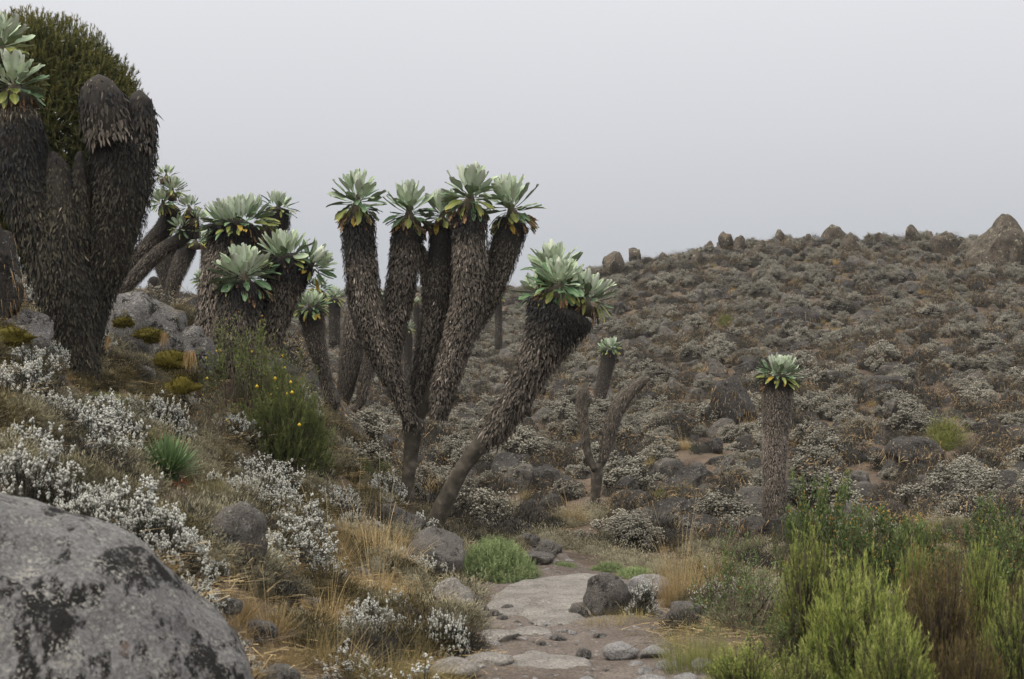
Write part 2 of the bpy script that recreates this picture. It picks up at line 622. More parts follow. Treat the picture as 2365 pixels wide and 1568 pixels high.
def soil(name, c1, c2, c3, grit):
    m = bpy.data.materials.new(name)
    m.use_nodes = True
    t = m.node_tree
    b = t.nodes["Principled BSDF"]
    co = _n(t, "ShaderNodeTexCoord")
    n1 = _n(t, "ShaderNodeTexNoise", Scale=0.9, Detail=9.0, Roughness=0.65)
    t.links.new(co.outputs['Object'], n1.inputs['Vector'])
    r1 = _ramp(t, ((0.32, c1), (0.5, c2), (0.68, c3)), n1.outputs[0])
    v = _n(t, "ShaderNodeTexVoronoi", Scale=24.0)
    t.links.new(co.outputs['Object'], v.inputs['Vector'])
    n2 = _n(t, "ShaderNodeTexNoise", Scale=60.0, Detail=4.0, Roughness=0.8)
    t.links.new(co.outputs['Object'], n2.inputs['Vector'])
    r2 = _ramp(t, ((0.35, (0.45, 0.45, 0.45)), (0.65, (1.35, 1.32, 1.3))), n2.outputs[0])
    mu = _n(t, "ShaderNodeMix", data_type='RGBA', blend_type='MULTIPLY')
    mu.inputs[0].default_value = 1.0
    t.links.new(r1.outputs[0], mu.inputs[6])
    t.links.new(r2.outputs[0], mu.inputs[7])
    n3 = _n(t, "ShaderNodeTexNoise", Scale=5.0, Detail=5.0)
    t.links.new(co.outputs['Object'], n3.inputs['Vector'])
    r3 = _ramp(t, ((0.5, (0, 0, 0)), (0.62, (1, 1, 1))), n3.outputs[0])
    vr = _ramp(t, ((0.18, (1, 1, 1)), (0.3, (0, 0, 0))), v.outputs[0])
    mm = _n(t, "ShaderNodeMath", operation='MULTIPLY')
    t.links.new(r3.outputs[0], mm.inputs[0])
    t.links.new(vr.outputs[0], mm.inputs[1])
    m3 = _n(t, "ShaderNodeMix", data_type='RGBA')
    t.links.new(mm.outputs[0], m3.inputs[0])
    t.links.new(mu.outputs[2], m3.inputs[6])
    m3.inputs[7].default_value = (*grit, 1)
    t.links.new(m3.outputs[2], b.inputs['Base Color'])
    b.inputs['Roughness'].default_value = 0.95
    b.inputs['Specular IOR Level'].default_value = 0.15
    h = _n(t, "ShaderNodeMath", operation='ADD')
    t.links.new(n2.outputs[0], h.inputs[0])
    t.links.new(mm.outputs[0], h.inputs[1])
    bp = _n(t, "ShaderNodeBump", Strength=0.7, Distance=0.02)
    t.links.new(h.outputs[0], bp.inputs['Height'])
    t.links.new(bp.outputs[0], b.inputs['Normal'])
    return m


M_GROUND = soil("soil_with_litter", (0.055, 0.041, 0.03), (0.12, 0.09, 0.066), (0.2, 0.155, 0.115), (0.2, 0.185, 0.17))
M_PATH = soil("trodden_earth", (0.092, 0.073, 0.06), (0.147, 0.122, 0.104), (0.22, 0.192, 0.17), (0.28, 0.26, 0.245))
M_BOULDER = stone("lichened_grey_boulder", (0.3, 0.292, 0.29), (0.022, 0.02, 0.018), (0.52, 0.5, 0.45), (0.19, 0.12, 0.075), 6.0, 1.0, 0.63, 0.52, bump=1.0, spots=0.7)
M_ROCK = stone("bank_rock", (0.15, 0.138, 0.125), (0.045, 0.04, 0.038), (0.33, 0.32, 0.29), (0.15, 0.12, 0.085), 6.0, 0, 0.66, 0.54, bump=0.7)
M_ROCKMOSS = stone("mossy_bank_rock", (0.2, 0.19, 0.185), (0.03, 0.028, 0.024), (0.36, 0.35, 0.31), (0.17, 0.125, 0.012), 4.0, 0, 0.59, 0.52, bump=0.9, spots=0.7)
M_DARKROCK = stone("dark_hill_rock", (0.058, 0.053, 0.048), (0.018, 0.016, 0.015), (0.25, 0.24, 0.21), (0.16, 0.1, 0.04), 3.0, 0, 0.62, 0.54, bump=0.9, spots=0.45)
M_HILLROCK = stone("brown_hill_rock", (0.118, 0.107, 0.094), (0.03, 0.026, 0.022), (0.27, 0.25, 0.21), (0.15, 0.1, 0.055), 4.0, 0, 0.62, 0.54, bump=0.9, spots=0.5)
M_SLAB = stone("worn_path_slab", (0.27, 0.25, 0.225), (0.14, 0.12, 0.105), (0.36, 0.34, 0.31), None, 4.5, 1.0, 0.7, 0.6, bump=0.6, spots=0.15)
M_PALESTONE = stone("pale_path_stone", (0.25, 0.24, 0.235), (0.09, 0.08, 0.075), (0.42, 0.41, 0.39), None, 6.0, 0, 0.7, 0.62, bump=0.5, spots=0.35)
M_CRESTROCK = stone("crest_rock", (0.1, 0.083, 0.064), (0.03, 0.026, 0.02), (0.34, 0.32, 0.22), (0.17, 0.115, 0.06), 1.6, 0, 0.6, 0.52, bump=0.9, spots=0.5)

M_YOUNG_UP = plant("young_leaf_top", ((0, (0.18, 0.25, 0.13)), (0.5, (0.32, 0.4, 0.26)), (1, (0.46, 0.52, 0.38))), 0.2, 8, 0.75, 0.12, 0.2)
M_YOUNG_LO = plant("young_leaf_woolly_underside", ((0, (0.34, 0.39, 0.3)), (0.5, (0.5, 0.54, 0.44)), (1, (0.62, 0.65, 0.56))), 0.2, 8, 0.9, 0.08, 0.18)
M_MAT_UP = plant("mature_leaf_top", ((0, (0.045, 0.095, 0.04)), (0.5, (0.085, 0.16, 0.07)), (1, (0.2, 0.28, 0.16))), 0.25, 6, 0.6, 0.15, 0.28)
M_MAT_LO = plant("mature_leaf_underside", ((0, (0.13, 0.18, 0.12)), (0.5, (0.22, 0.27, 0.19)), (1, (0.33, 0.37, 0.28))), 0.15, 8, 0.85, 0.1, 0.12)
M_OLD_UP = plant("old_leaf_top", ((0, (0.1, 0.14, 0.035)), (0.5, (0.19, 0.22, 0.06)), (1, (0.36, 0.33, 0.09))), 0.3, 4, 0.65, 0.15, 0.15)
M_YEL_UP = plant("yellow_leaf", ((0, (0.25, 0.2, 0.04)), (0.5, (0.42, 0.3, 0.05)), (1, (0.3, 0.15, 0.04))), 0.35, 5, 0.7, 0.15, 0.2)
M_DEAD = plant("dead_brown_leaf", ((0, (0.04, 0.025, 0.016)), (0.5, (0.12, 0.072, 0.04)), (1, (0.27, 0.17, 0.09))), 0.4, 6, 0.9, 0.0, 0.35)
M_SHINGLE = plant("dead_leaf_shingle", ((0, (0.015, 0.0155, 0.017)), (0.3, (0.048, 0.042, 0.034)), (0.6, (0.125, 0.106, 0.086)), (0.85, (0.26, 0.22, 0.184)), (1, (0.43, 0.375, 0.325))), 0.1, 3, 0.85, 0, 0.0)
M_SHINGLE_OLIVE = plant("mossy_dead_leaf_shingle", ((0, (0.014, 0.0145, 0.016)), (0.3, (0.035, 0.032, 0.023)), (0.6, (0.08, 0.069, 0.047)), (0.85, (0.17, 0.145, 0.1)), (1, (0.32, 0.27, 0.21))), 0.1, 3, 0.85, 0, 0.0)
M_STEM = plant("stem_core", ((0, (0.012, 0.011, 0.01)), (1, (0.05, 0.042, 0.034))), 0.3, 9, 0.9, 0, 0)
M_BARK = plant("bare_bark", ((0, (0.02, 0.018, 0.014)), (0.45, (0.065, 0.056, 0.044)), (0.75, (0.14, 0.122, 0.1)), (1, (0.32, 0.28, 0.24))), 0.75, 11, 0.9, 0, 0)
M_PETIOLE = plant("leaf_stalks", ((0, (0.03, 0.025, 0.018)), (1, (0.12, 0.1, 0.07))), 0.2, 9, 0.8, 0, 0)

M_EVER_LEAF = plant("everlasting_leaf", ((0, (0.02, 0.021, 0.016)), (0.5, (0.066, 0.068, 0.05)), (1, (0.22, 0.22, 0.165))), 0.2, 9, 0.85, 0.1)
M_EVER_STEM = plant("everlasting_twig", ((0, (0.02, 0.016, 0.012)), (1, (0.08, 0.062, 0.045))), 0.2, 9, 0.9)
M_WHITE = plant("white_flower_head", ((0, (0.21, 0.21, 0.18)), (0.5, (0.385, 0.385, 0.345)), (1, (0.57, 0.565, 0.53))), 0.15, 20, 0.85, 0.15, 0.08)
M_CREAM = plant("cream_flower_head", ((0, (0.09, 0.083, 0.064)), (0.5, (0.2, 0.188, 0.15)), (1, (0.37, 0.35, 0.295))), 0.2, 12, 0.9, 0.1, 0.22)
M_CUSHION = plant("cushion_leaf", ((0, (0.016, 0.014, 0.011)), (0.5, (0.062, 0.055, 0.042)), (1, (0.18, 0.163, 0.128))), 0.2, 9, 0.85, 0.08)
M_HEATHPALE = plant("pale_olive_heath", ((0, (0.08, 0.07, 0.045)), (0.5, (0.27, 0.25, 0.165)), (1, (0.5, 0.46, 0.32))), 0.15, 9, 0.85, 0.1)
M_HEATH = plant("olive_heath", ((0, (0.05, 0.044, 0.028)), (0.5, (0.17, 0.155, 0.095)), (1, (0.38, 0.35, 0.22))), 0.15, 9, 0.85, 0.1)
M_HEATHDK = plant("dark_heath", ((0, (0.012, 0.011, 0.009)), (0.5, (0.048, 0.042, 0.032)), (1, (0.15, 0.13, 0.095))), 0.15, 9, 0.85, 0.05)
M_ERICA = plant("heather_green", ((0, (0.02, 0.035, 0.008)), (0.4, (0.12, 0.16, 0.034)), (0.75, (0.27, 0.31, 0.075)), (1, (0.4, 0.41, 0.15))), 0.12, 5, 0.7, 0.2)
M_ERICABR = plant("heather_brown", ((0, (0.025, 0.02, 0.009)), (0.5, (0.1, 0.08, 0.03)), (1, (0.21, 0.155, 0.065))), 0.2, 5, 0.8, 0.15)
M_ERICATREE = plant("tree_heather", ((0, (0.03, 0.032, 0.01)), (0.4, (0.085, 0.088, 0.024)), (0.7, (0.16, 0.155, 0.045)), (1, (0.17, 0.105, 0.05))), 0.3, 1.6, 0.8, 0.12)
M_LEAFGR = plant("glossy_green_leaf", ((0, (0.025, 0.04, 0.013)), (0.5, (0.075, 0.11, 0.034)), (1, (0.19, 0.24, 0.085))), 0.15, 7, 0.55, 0.2)
M_FERN = plant("feathery_green", ((0, (0.07, 0.105, 0.04)), (0.5, (0.18, 0.235, 0.1)), (1, (0.33, 0.37, 0.19))), 0.15, 7, 0.75, 0.2)
M_LOBELIA = plant("spiky_rosette_green", ((0, (0.025, 0.05, 0.017)), (0.5, (0.07, 0.125, 0.04)), (1, (0.2, 0.27, 0.14))), 0.1, 5, 0.5, 0.15)
M_GRASS = plant("dry_grass", ((0, (0.13, 0.095, 0.045)), (0.4, (0.3, 0.215, 0.1)), (0.75, (0.48, 0.36, 0.18)), (1, (0.6, 0.48, 0.28))), 0.15, 2, 0.8, 0.2, 0.25)
M_GRASSGR = plant("olive_grass", ((0, (0.1, 0.085, 0.03)), (0.5, (0.26, 0.215, 0.09)), (1, (0.44, 0.36, 0.18))), 0.15, 2, 0.8, 0.2, 0.25)
M_TAN = plant("hanging_dry_strands", ((0, (0.13, 0.085, 0.038)), (0.5, (0.27, 0.18, 0.085)), (1, (0.46, 0.33, 0.175))), 0.2, 3, 0.9, 0.1, 0.2)
M_YELLOW = plant("yellow_flower", ((0, (0.45, 0.3, 0.02)), (1, (0.7, 0.52, 0.06))), 0.1, 5, 0.7, 0.2, 0.1)
M_ORANGE = plant("dried_orange_flower", ((0, (0.16, 0.09, 0.025)), (1, (0.36, 0.22, 0.06))), 0.2, 5, 0.8, 0.1, 0.1)
M_MOSS = plant("yellow_moss", ((0, (0.03, 0.026, 0.006)), (0.5, (0.085, 0.07, 0.01)), (1, (0.17, 0.135, 0.02))), 0.3, 8, 0.95, 0.1)
M_TWIG = plant("dry_twig", ((0, (0.03, 0.024, 0.018)), (1, (0.17, 0.135, 0.1))), 0.2, 5, 0.9)

# ------------------------------------------------------------------ ground and path
def grid_mesh(name, X, Y, Z, mat):
    r, c = X.shape
    V = np.stack([X, Y, Z], -1).reshape(-1, 3)
    i = np.arange(r - 1)[:, None] * c
    j = np.arange(c - 1)[None]
    Q = np.stack([i + j, i + j + 1, i + c + j + 1, i + c + j], -1).reshape(-1, 4)
    mb = MB()
    mb.add(V, Q)
    return mb.mesh(name, [mat])


ys = np.concatenate([np.linspace(-60, 1.5, 14)[:-1], 1.5 * (100 / 1.5) ** np.linspace(0, 1, 330), np.linspace(103, 420, 40)])
ks = np.linspace(-math.asinh(110), math.asinh(110), 400)
xs = 3.2 * np.sinh(ks)
GX, GY = np.meshgrid(xs, ys)
tag(obj('ground', grid_mesh('ground', GX, GY, terrain(GX, GY), M_GROUND)), kind='structure')

pl = spline([ground(*p) if p[1] < 1650 else np.append(at(p[0], p[1], 5.4)[:2], 0) for p in PATH_L], 110)
pr = spline([ground(*p) if p[1] < 1650 else np.append(at(p[0], p[1], 5.4)[:2], 0) for p in PATH_R], 110)
w = np.linspace(-0.06, 1.06, 56)
PX = pl[:, None, 0] * (1 - w) + pr[:, None, 0] * w
PY = pl[:, None, 1] * (1 - w) + pr[:, None, 1] * w
pn = fbm(np.stack([PX.ravel(), PY.ravel(), np.zeros(PX.size)], 1) * 5.0, 4, 31).reshape(PX.shape)
pe = fbm(np.stack([PX.ravel(), PY.ravel(), np.zeros(PX.size)], 1) * 2.0, 3, 37).reshape(PX.shape)
ed = np.minimum(w, 1 - w)[None] + 0.05 * pe
endfade = np.clip((109 - np.arange(110)) / 12.0, 0, 1)[:, None]
PZ = terrain(PX, PY) + np.clip(ed * 0.5, -0.05, 0.018) * 1.0 + 0.013 * pn - 0.05 * (1 - endfade)
tag(obj('path', grid_mesh('path', PX, PY, PZ, M_PATH)), kind='structure')


# ------------------------------------------------------------------ rocks
def add_rock(name, px, py, w_px, h_px, mat, seed, label, cat='boulder', group=None, depth_ratio=0.9, sink=0.3, sub=4, cuts=8, rough=0.12,
             d=None, flat=0.8, rotz=0.0, tilt=None, cutr=(0.55, 0.9), back=0.0):
    """px,py: middle of the rock's visible foot; w,h: its size in the picture"""
    P = ground(px, py) if d is None else at(px, py, d)
    dd = depth_of(P)
    wx, hz = w_px / F * dd, h_px / F * dd
    if d is not None:
        top = P[2] + hz
        P[2] = min(P[2], tz(P[0], P[1] + wx * 0.3))
        if dd > 60:
            P[2] = tz(P[0], P[1] + wx * 0.3) - 0.1
            hz = hz * 1.3
        else:
            hz = top - P[2]
    V, Fc = rock_verts(seed, (wx / 2 * 1.08, wx / 2 * depth_ratio, hz / (2 - sink * 1.0)), sub, cuts, rough, flat, cutr)
    if tilt is not None:
        R = np.array(Matrix.Rotation(tilt, 3, 'Y'))
        V = V @ R.T
    V[:, 2] -= V[:, 2].min() + sink * (V[:, 2].max() - V[:, 2].min()) * 0.5
    ext = V[:, 2].max()
    V[:, 2] *= hz / max(ext, 1e-3)
    mb = MB()
    mb.add(V, Fc)
    o = obj(name, mb.mesh(name, [mat]), None, (P[0], P[1] + wx / 2 * depth_ratio * (0.8 + back), P[2]), rotz)
    tag(o, label, cat, group)
    if mat is M_DARKROCK:                             # dry grass and lichen strands hanging down its face
        n = int(120 + 60 * w_px / 30)
        k = rng.integers(0, len(V), n)
        k = k[V[k, 2] > 0.25 * V[:, 2].max()]
        sc_ = wx / 1.0
        mb = MB()
        mb.add(*ribbons(V[k] * 1.01, V[k] * np.array([0.6, 0.6, 0]) / wx + np.array([0, 0, -0.9]) + 0.15 * rng.normal(size=(len(k), 3)), sc_ * rng.uniform(0.06, 0.2, len(k)), sc_ * rng.uniform(0.006, 0.016, len(k)), 0.1, 2, 'taper', rng.uniform(0, 1, len(k))))
        st_ = obj('dry_strands', mb.mesh('dry_strands', [M_TAN]), o)
        st_['kind'] = 'stuff'
    return o, P, wx, hz


# great foreground boulder, traced as a rounded body of its own
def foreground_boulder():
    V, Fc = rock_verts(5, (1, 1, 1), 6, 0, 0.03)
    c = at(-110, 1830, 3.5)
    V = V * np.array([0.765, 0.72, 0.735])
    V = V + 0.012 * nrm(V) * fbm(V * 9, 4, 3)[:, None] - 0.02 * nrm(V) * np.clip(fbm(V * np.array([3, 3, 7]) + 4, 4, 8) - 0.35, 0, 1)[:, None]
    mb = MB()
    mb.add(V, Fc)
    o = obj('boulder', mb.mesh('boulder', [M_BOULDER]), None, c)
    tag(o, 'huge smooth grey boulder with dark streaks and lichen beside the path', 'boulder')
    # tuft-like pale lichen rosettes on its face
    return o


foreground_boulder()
add_rock('boulder', 545, 1345, 140, 180, M_ROCK, 12, 'upright pitted grey rock among the white flowers above the path', depth_ratio=0.9, rough=0.1)
add_rock('boulder', 910, 1232, 135, 64, M_ROCK, 13, 'low grey rock at the foot of the forked and leaning trunks', rough=0.08, cuts=5)
add_rock('boulder', 1010, 1345, 150, 120, M_ROCK, 14, 'rounded purple-grey boulder between white flowers and the feathery green plant', rough=0.08, cuts=6)
add_rock('boulder', 1402, 1432, 98, 104, M_ROCK, 15, 'round brown-grey boulder standing in the path by the flat slab', rough=0.09, cuts=6, sink=0.15)
add_rock('rock', 1500, 1392, 110, 58, M_PALESTONE, 16, 'whitish speckled rock behind the round boulder in the path', 'rock', rough=0.06, cuts=4)
add_rock('rock', 1342, 1432, 52, 36, M_ROCK, 17, 'small brown stone leaning against the round boulder', 'rock', sub=3)
add_rock('rock', 1050, 1412, 95, 70, M_SLAB, 18, 'tilted pale stone slab beside the white flowering shrub', 'rock', tilt=0.35, cuts=6)
add_rock('rock', 1580, 1440, 90, 44, M_ROCK, 19, 'flat grey rock at the right edge of the path', 'rock', sub=3)
for i, (px, py, w_, h_, l) in enumerate(((1435, 1530, 84, 40, 'smooth grey wedge-shaped stone beside a tiny grass tuft'), (1512, 1532, 72, 38, 'smooth pale stone with a dark underside by the olive grass clump'),
                                       (1470, 1552, 40, 22, 'small pale stone below the wedge-shaped stone'), (1490, 1566, 44, 26, 'rounded light stone between small stones at the path edge'),
                                       (1545, 1562, 60, 30, 'angular grey stone below the olive grass clump'), (1500, 1590, 90, 22, 'flat pale stone at the very bottom of the path edge'),
                                       (1620, 1560, 64, 34, 'broken dark grey stone near the green heather'), (1585, 1585, 60, 26, 'low grey stone in front of the broken dark one'))):
    add_rock('rock', px, py, w_, h_, M_PALESTONE, 30 + i, l, 'rock', sub=3, rough=0.08, cuts=7, sink=0.2)
for i, (px, py, w_, h_) in enumerate(((1118, 1415, 30, 18), (1140, 1428, 34, 20), (1108, 1440, 52, 26), (1160, 1440, 30, 18), (1098, 1400, 40, 22), (1195, 1447, 22, 14), (1172, 1420, 40, 22))):
    add_rock('rock', px, py, w_, h_, M_ROCK, 50 + i, 'small broken stone in the pile beside the flat path slab', 'rock', 'stone pile by the path slab', sub=2, cuts=8)
for i, (px, py, w_, h_) in enumerate(((1222, 1268, 60, 34), (1262, 1290, 60, 40), (1245, 1308, 70, 30), (1190, 1330, 40, 22), (1225, 1340, 44, 24), (1160, 1352, 36, 20), (1285, 1280, 40, 22),
                                     (1130, 1362, 30, 16), (1255, 1262, 44, 22))):
    add_rock('rock', px, py, w_, h_, M_ROCK, 60 + i, 'rough purple-grey stone lying beyond the flat slab behind the feathery plant', 'rock', 'stones where the path turns', sub=3, cuts=9)
for i, (px, py, w_, h_) in enumerate(((1265, 1478, 24, 14), (1290, 1486, 40, 16), (1250, 1502, 26, 18), (1320, 1470, 26, 14), (1345, 1530, 40, 30), (1385, 1480, 36, 14), (1180, 1478, 28, 14),
                                     (1215, 1462, 20, 12), (1460, 1480, 30, 12), (1310, 1550, 30, 10), (1230, 1540, 26, 9), (1400, 1555, 22, 9), (1140, 1500, 40, 10))):
    add_rock('rock', px, py, w_, h_, M_ROCK if i % 3 else M_PALESTONE, 80 + i, 'loose little stone lying on the bare earth of the path', 'rock', 'loose stones on the path', sub=2, cuts=7)
for i, (px, py, w_, h_, l) in enumerate(((1150, 1490, 100, 24, 'flat yellowish worn stone set in the path'), (1130, 1545, 110, 26, 'flat stone step at the edge of the path below the white shrub'),
                                       (1235, 1525, 60, 14, 'pale flat stone flush with the path'), (1270, 1556, 210, 18, 'long flat worn slab at the lower end of the path'), (1215, 1478, 130, 15, 'flat worn slab just below the broad one in the path'), (590, 1490, 90, 50, 'grey stone half buried in dry grass on the bank'),
                                       (672, 1490, 56, 34, 'small light grey stone in dry grass on the bank'), (1045, 1572, 110, 44, 'pale stone under the roots at the path edge'),
                                       (640, 1600, 90, 60, 'leaning grey stone poking through dry grass'), (700, 1365, 50, 26, 'small rock under a grass tussock'))):
    add_rock('rock', px, py, w_, h_, M_SLAB if i < 5 or i == 7 else M_ROCK, 110 + i, l, 'rock', sub=3, cuts=6, rough=0.06)

for i, (px, py, w_, h_) in enumerate(((720, 1410, 60, 26), (520, 1420, 70, 34), (830, 1340, 50, 24), (470, 1170, 60, 30), (590, 1300, 60, 24), (330, 1130, 60, 26), (760, 1240, 60, 28), (250, 1050, 60, 30),
                                     (440, 1010, 60, 36), (610, 1020, 60, 40), (960, 1430, 40, 20), (900, 1400, 60, 24), (650, 1410, 44, 22), (70, 1010, 70, 36))):
    add_rock('rock', px, py, w_, h_, M_ROCK, 140 + i, 'half-buried rough stone showing through grass and flowers of the bank', 'rock', 'half-buried stones of the bank', sub=3, cuts=10, rough=0.1, sink=0.4)

# flat slab in the path
def path_slab():
    pts = ((1100, 1408), (1130, 1380), (1200, 1350), (1280, 1333), (1380, 1330), (1450, 1338), (1460, 1380), (1390, 1425), (1335, 1440), (1290, 1458), (1230, 1450), (1190, 1440), (1140, 1432))
    W_ = np.array([ground(*p) for p in pts])
    c = W_.mean(0)
    ring = spline(np.vstack([W_, W_[:1]]), 97)[:-1]
    nr = 20
    mb = MB()
    rows = []
    for k in range(nr + 1):
        s = 1 - k / nr
        q = c + (ring - c) * s
        q[:, 2] = terrain(q[:, 0], q[:, 1])
        f_ = min(1, (1 - s) * 5)
        q[:, 2] = q[:, 2] - 0.06 + 0.105 * (1 - (1 - f_) ** 2)
        q[:, 2] += 0.02 * fbm(q * np.array([2.2, 2.2, 0.0]), 4, 77) * f_
        rows.append(q)
    V = np.concatenate(rows) - c
    i = np.arange(nr)[:, None] * 96
    j = np.arange(96)[None]
    k = (j + 1) % 96
    Q = np.stack([i + j, i + k, i + 96 + k, i + 96 + j], -1).reshape(-1, 4)
    mb.add(V, Q)
    o = obj('rock_slab', mb.mesh('rock_slab', [M_SLAB]), None, c)
    tag(o, 'broad flat pale slab worn smooth in the middle of the path', 'rock')


path_slab()

# rocks of the left bank
for a in ((292, 905, 240, 235, 21, 'big lichen-covered boulder on the bank beside the thick mossy trunk', M_ROCKMOSS, 12.8, 0.30),
          (410, 900, 150, 150, 22, 'grey boulder with yellow moss and hanging dry strands on the bank', M_ROCKMOSS, 12.9, 0.28),
          (310, 915, 110, 70, 23, 'low rock with tan roots at the foot of the mossy boulder', M_ROCKMOSS, 12.2, 0.2),
          (35, 860, 130, 150, 24, 'mossy rock left of the thick trunk with a tan edge', M_ROCKMOSS, 10.0, 0.25),
          (100, 905, 90, 110, 25, 'pale lichen rock leaning on the thick trunk', M_ROCK, 10.2, 0.25),
          (600, 905, 190, 90, 26, 'grey scabby rock behind the yellow-flowered bush', M_ROCK, 13.6, 0.25),
          (868, 1080, 120, 80, 27, 'dark boulder left of the forked trunk', M_DARKROCK, None, 0.2),
          (1000, 1068, 90, 40, 28, 'dark flat boulder behind the forked trunk', M_DARKROCK, None, 0.2),
          (1195, 975, 70, 60, 29, 'smooth grey boulder on the hillside behind the leaning trunk', M_DARKROCK, None, 0.2),
          (1700, 1000, 112, 130, 40, 'tall dark dome of rock with dry strands behind the single straight trunk', M_DARKROCK, None, 0.3),
          (1520, 1255, 120, 60, 41, 'black-shadowed rock on the flat below the hillside', M_DARKROCK, None, 0.2),
          (1420, 1105, 60, 45, 42, 'smooth round rock beside the small bare forked trunk', M_ROCK, None, 0.2),
          (2120, 1100, 150, 90, 43, 'wide dark boulder on the hillside below the round green bush', M_DARKROCK, None, 0.3),
          (2320, 1150, 120, 60, 44, 'flat-topped dark boulder with ochre strands low on the hillside', M_DARKROCK, None, 0.2),
          (2230, 1170, 110, 60, 45, 'dark boulder next to the flat-topped one low on the hillside', M_DARKROCK, None, 0.2),
          (2060, 930, 110, 60, 46, 'long dark boulder halfway up the hillside right of the straight trunk', M_DARKROCK, None, 0.3),
          (2315, 815, 60, 45, 47, 'blocky grey boulder halfway up the hillside', M_DARKROCK, None, 0.2),
          (1840, 760, 110, 50, 48, 'long dark outcrop high on the hillside above the straight trunk', M_DARKROCK, None, 0.3)):
    add_rock('boulder', a[0], a[1], a[2], a[3], a[6], a[4], a[5], d=a[7], sink=a[8], sub=4, rough=0.14)

# crest rocks against the sky
CR = ((1420, 642, 58, 44, 'pointed brown rock on the skyline right of the leaning tree'), (1465, 646, 36, 34, 'small brown rock next to the pointed one on the skyline'),
      (1612, 596, 30, 28, 'small sharp rock on the skyline, first after the smooth rise'), (1638, 596, 26, 22, 'small round rock paired with the sharp one on the skyline'),
      (1682, 590, 50, 34, 'dark square rock on the skyline'), (1756, 566, 40, 28, 'wedge rock on the skyline'), (1800, 566, 30, 22, 'low rock beside the wedge on the skyline'),
      (1822, 564, 22, 24, 'tiny knob of rock on the skyline'), (1872, 562, 34, 28, 'brown rounded rock on the skyline'), (1930, 564, 60, 30, 'broad rock on the skyline'),
      (1966, 564, 42, 34, 'peaked rock leaning on the broad one on the skyline'), (2030, 566, 34, 24, 'low peaked rock on the skyline'), (2112, 562, 44, 34, 'rounded block on the skyline, the tallest but one'),
      (2186, 576, 58, 44, 'black-shadowed block just below the skyline'), (2150, 566, 30, 20, 'small stone on the skyline beside the black block'), (1710, 576, 30, 26, 'small brown peak on the skyline'),
      (1560, 610, 34, 22, 'low rock on the skyline with a sprig beside it'), (1530, 616, 26, 16, 'tiny low rock on the skyline'), (2245, 566, 70, 24, 'low flat rock on the skyline left of the great peaked rock'))
for i, (px, py, w_, h_, l) in enumerate(CR):
    add_rock('boulder', px, py + 6, w_, h_ + 8, M_CRESTROCK, 200 + i, l, d=76 + 3 * math.sin(i * 2.3), sink=0.3, sub=3, cuts=9, rough=0.14, cutr=(0.5, 0.85), rotz=i * 1.7)
def pointed_rock():
    P = at(2318, 590, 70)
    P[2] = tz(P[0], P[1]) - 0.15
    V, Fc = ico(5)
    V = V * np.array([1.25, 1.0, 1.15])
    for n, h in (((-0.66, -0.12, 0.74), 0.5), ((0.6, -0.1, 0.8), 0.56), ((0.05, -0.72, 0.69), 0.6), ((0.1, 0.7, 0.7), 0.6), ((-0.95, -0.3, 0.05), 0.95), ((0.93, -0.35, 0.1), 1.0), ((-0.2, -0.98, 0.1), 0.78), ((0.5, -0.85, -0.1), 0.82)):
        n = nrm(np.array(n))
        V = V - np.outer(np.maximum(V @ n - h, 0) * 0.97, n)
    V = V * (1 + 0.13 * fbm(V * 2.1, 4, 61) - 0.06 * np.maximum(0, 0.3 - np.abs(fbm(V * 3.1, 3, 67))))[:, None]
    w_, h_ = 58 / F * 70, max(1.2, at(2318, 492, 70)[2] - P[2] - 0.1)
    V[:, 2] -= V[:, 2].min() * 0.45
    V = V * np.array([w_ * 1.2, w_ * 1.2, (h_ + 0.1) / V[:, 2].max()])
    mb = MB()
    mb.add(V, Fc)
    tag(obj('boulder', mb.mesh('boulder', [M_CRESTROCK]), None, P), 'great pointed rock with a pale streaked face on the skyline', 'boulder')


pointed_rock()


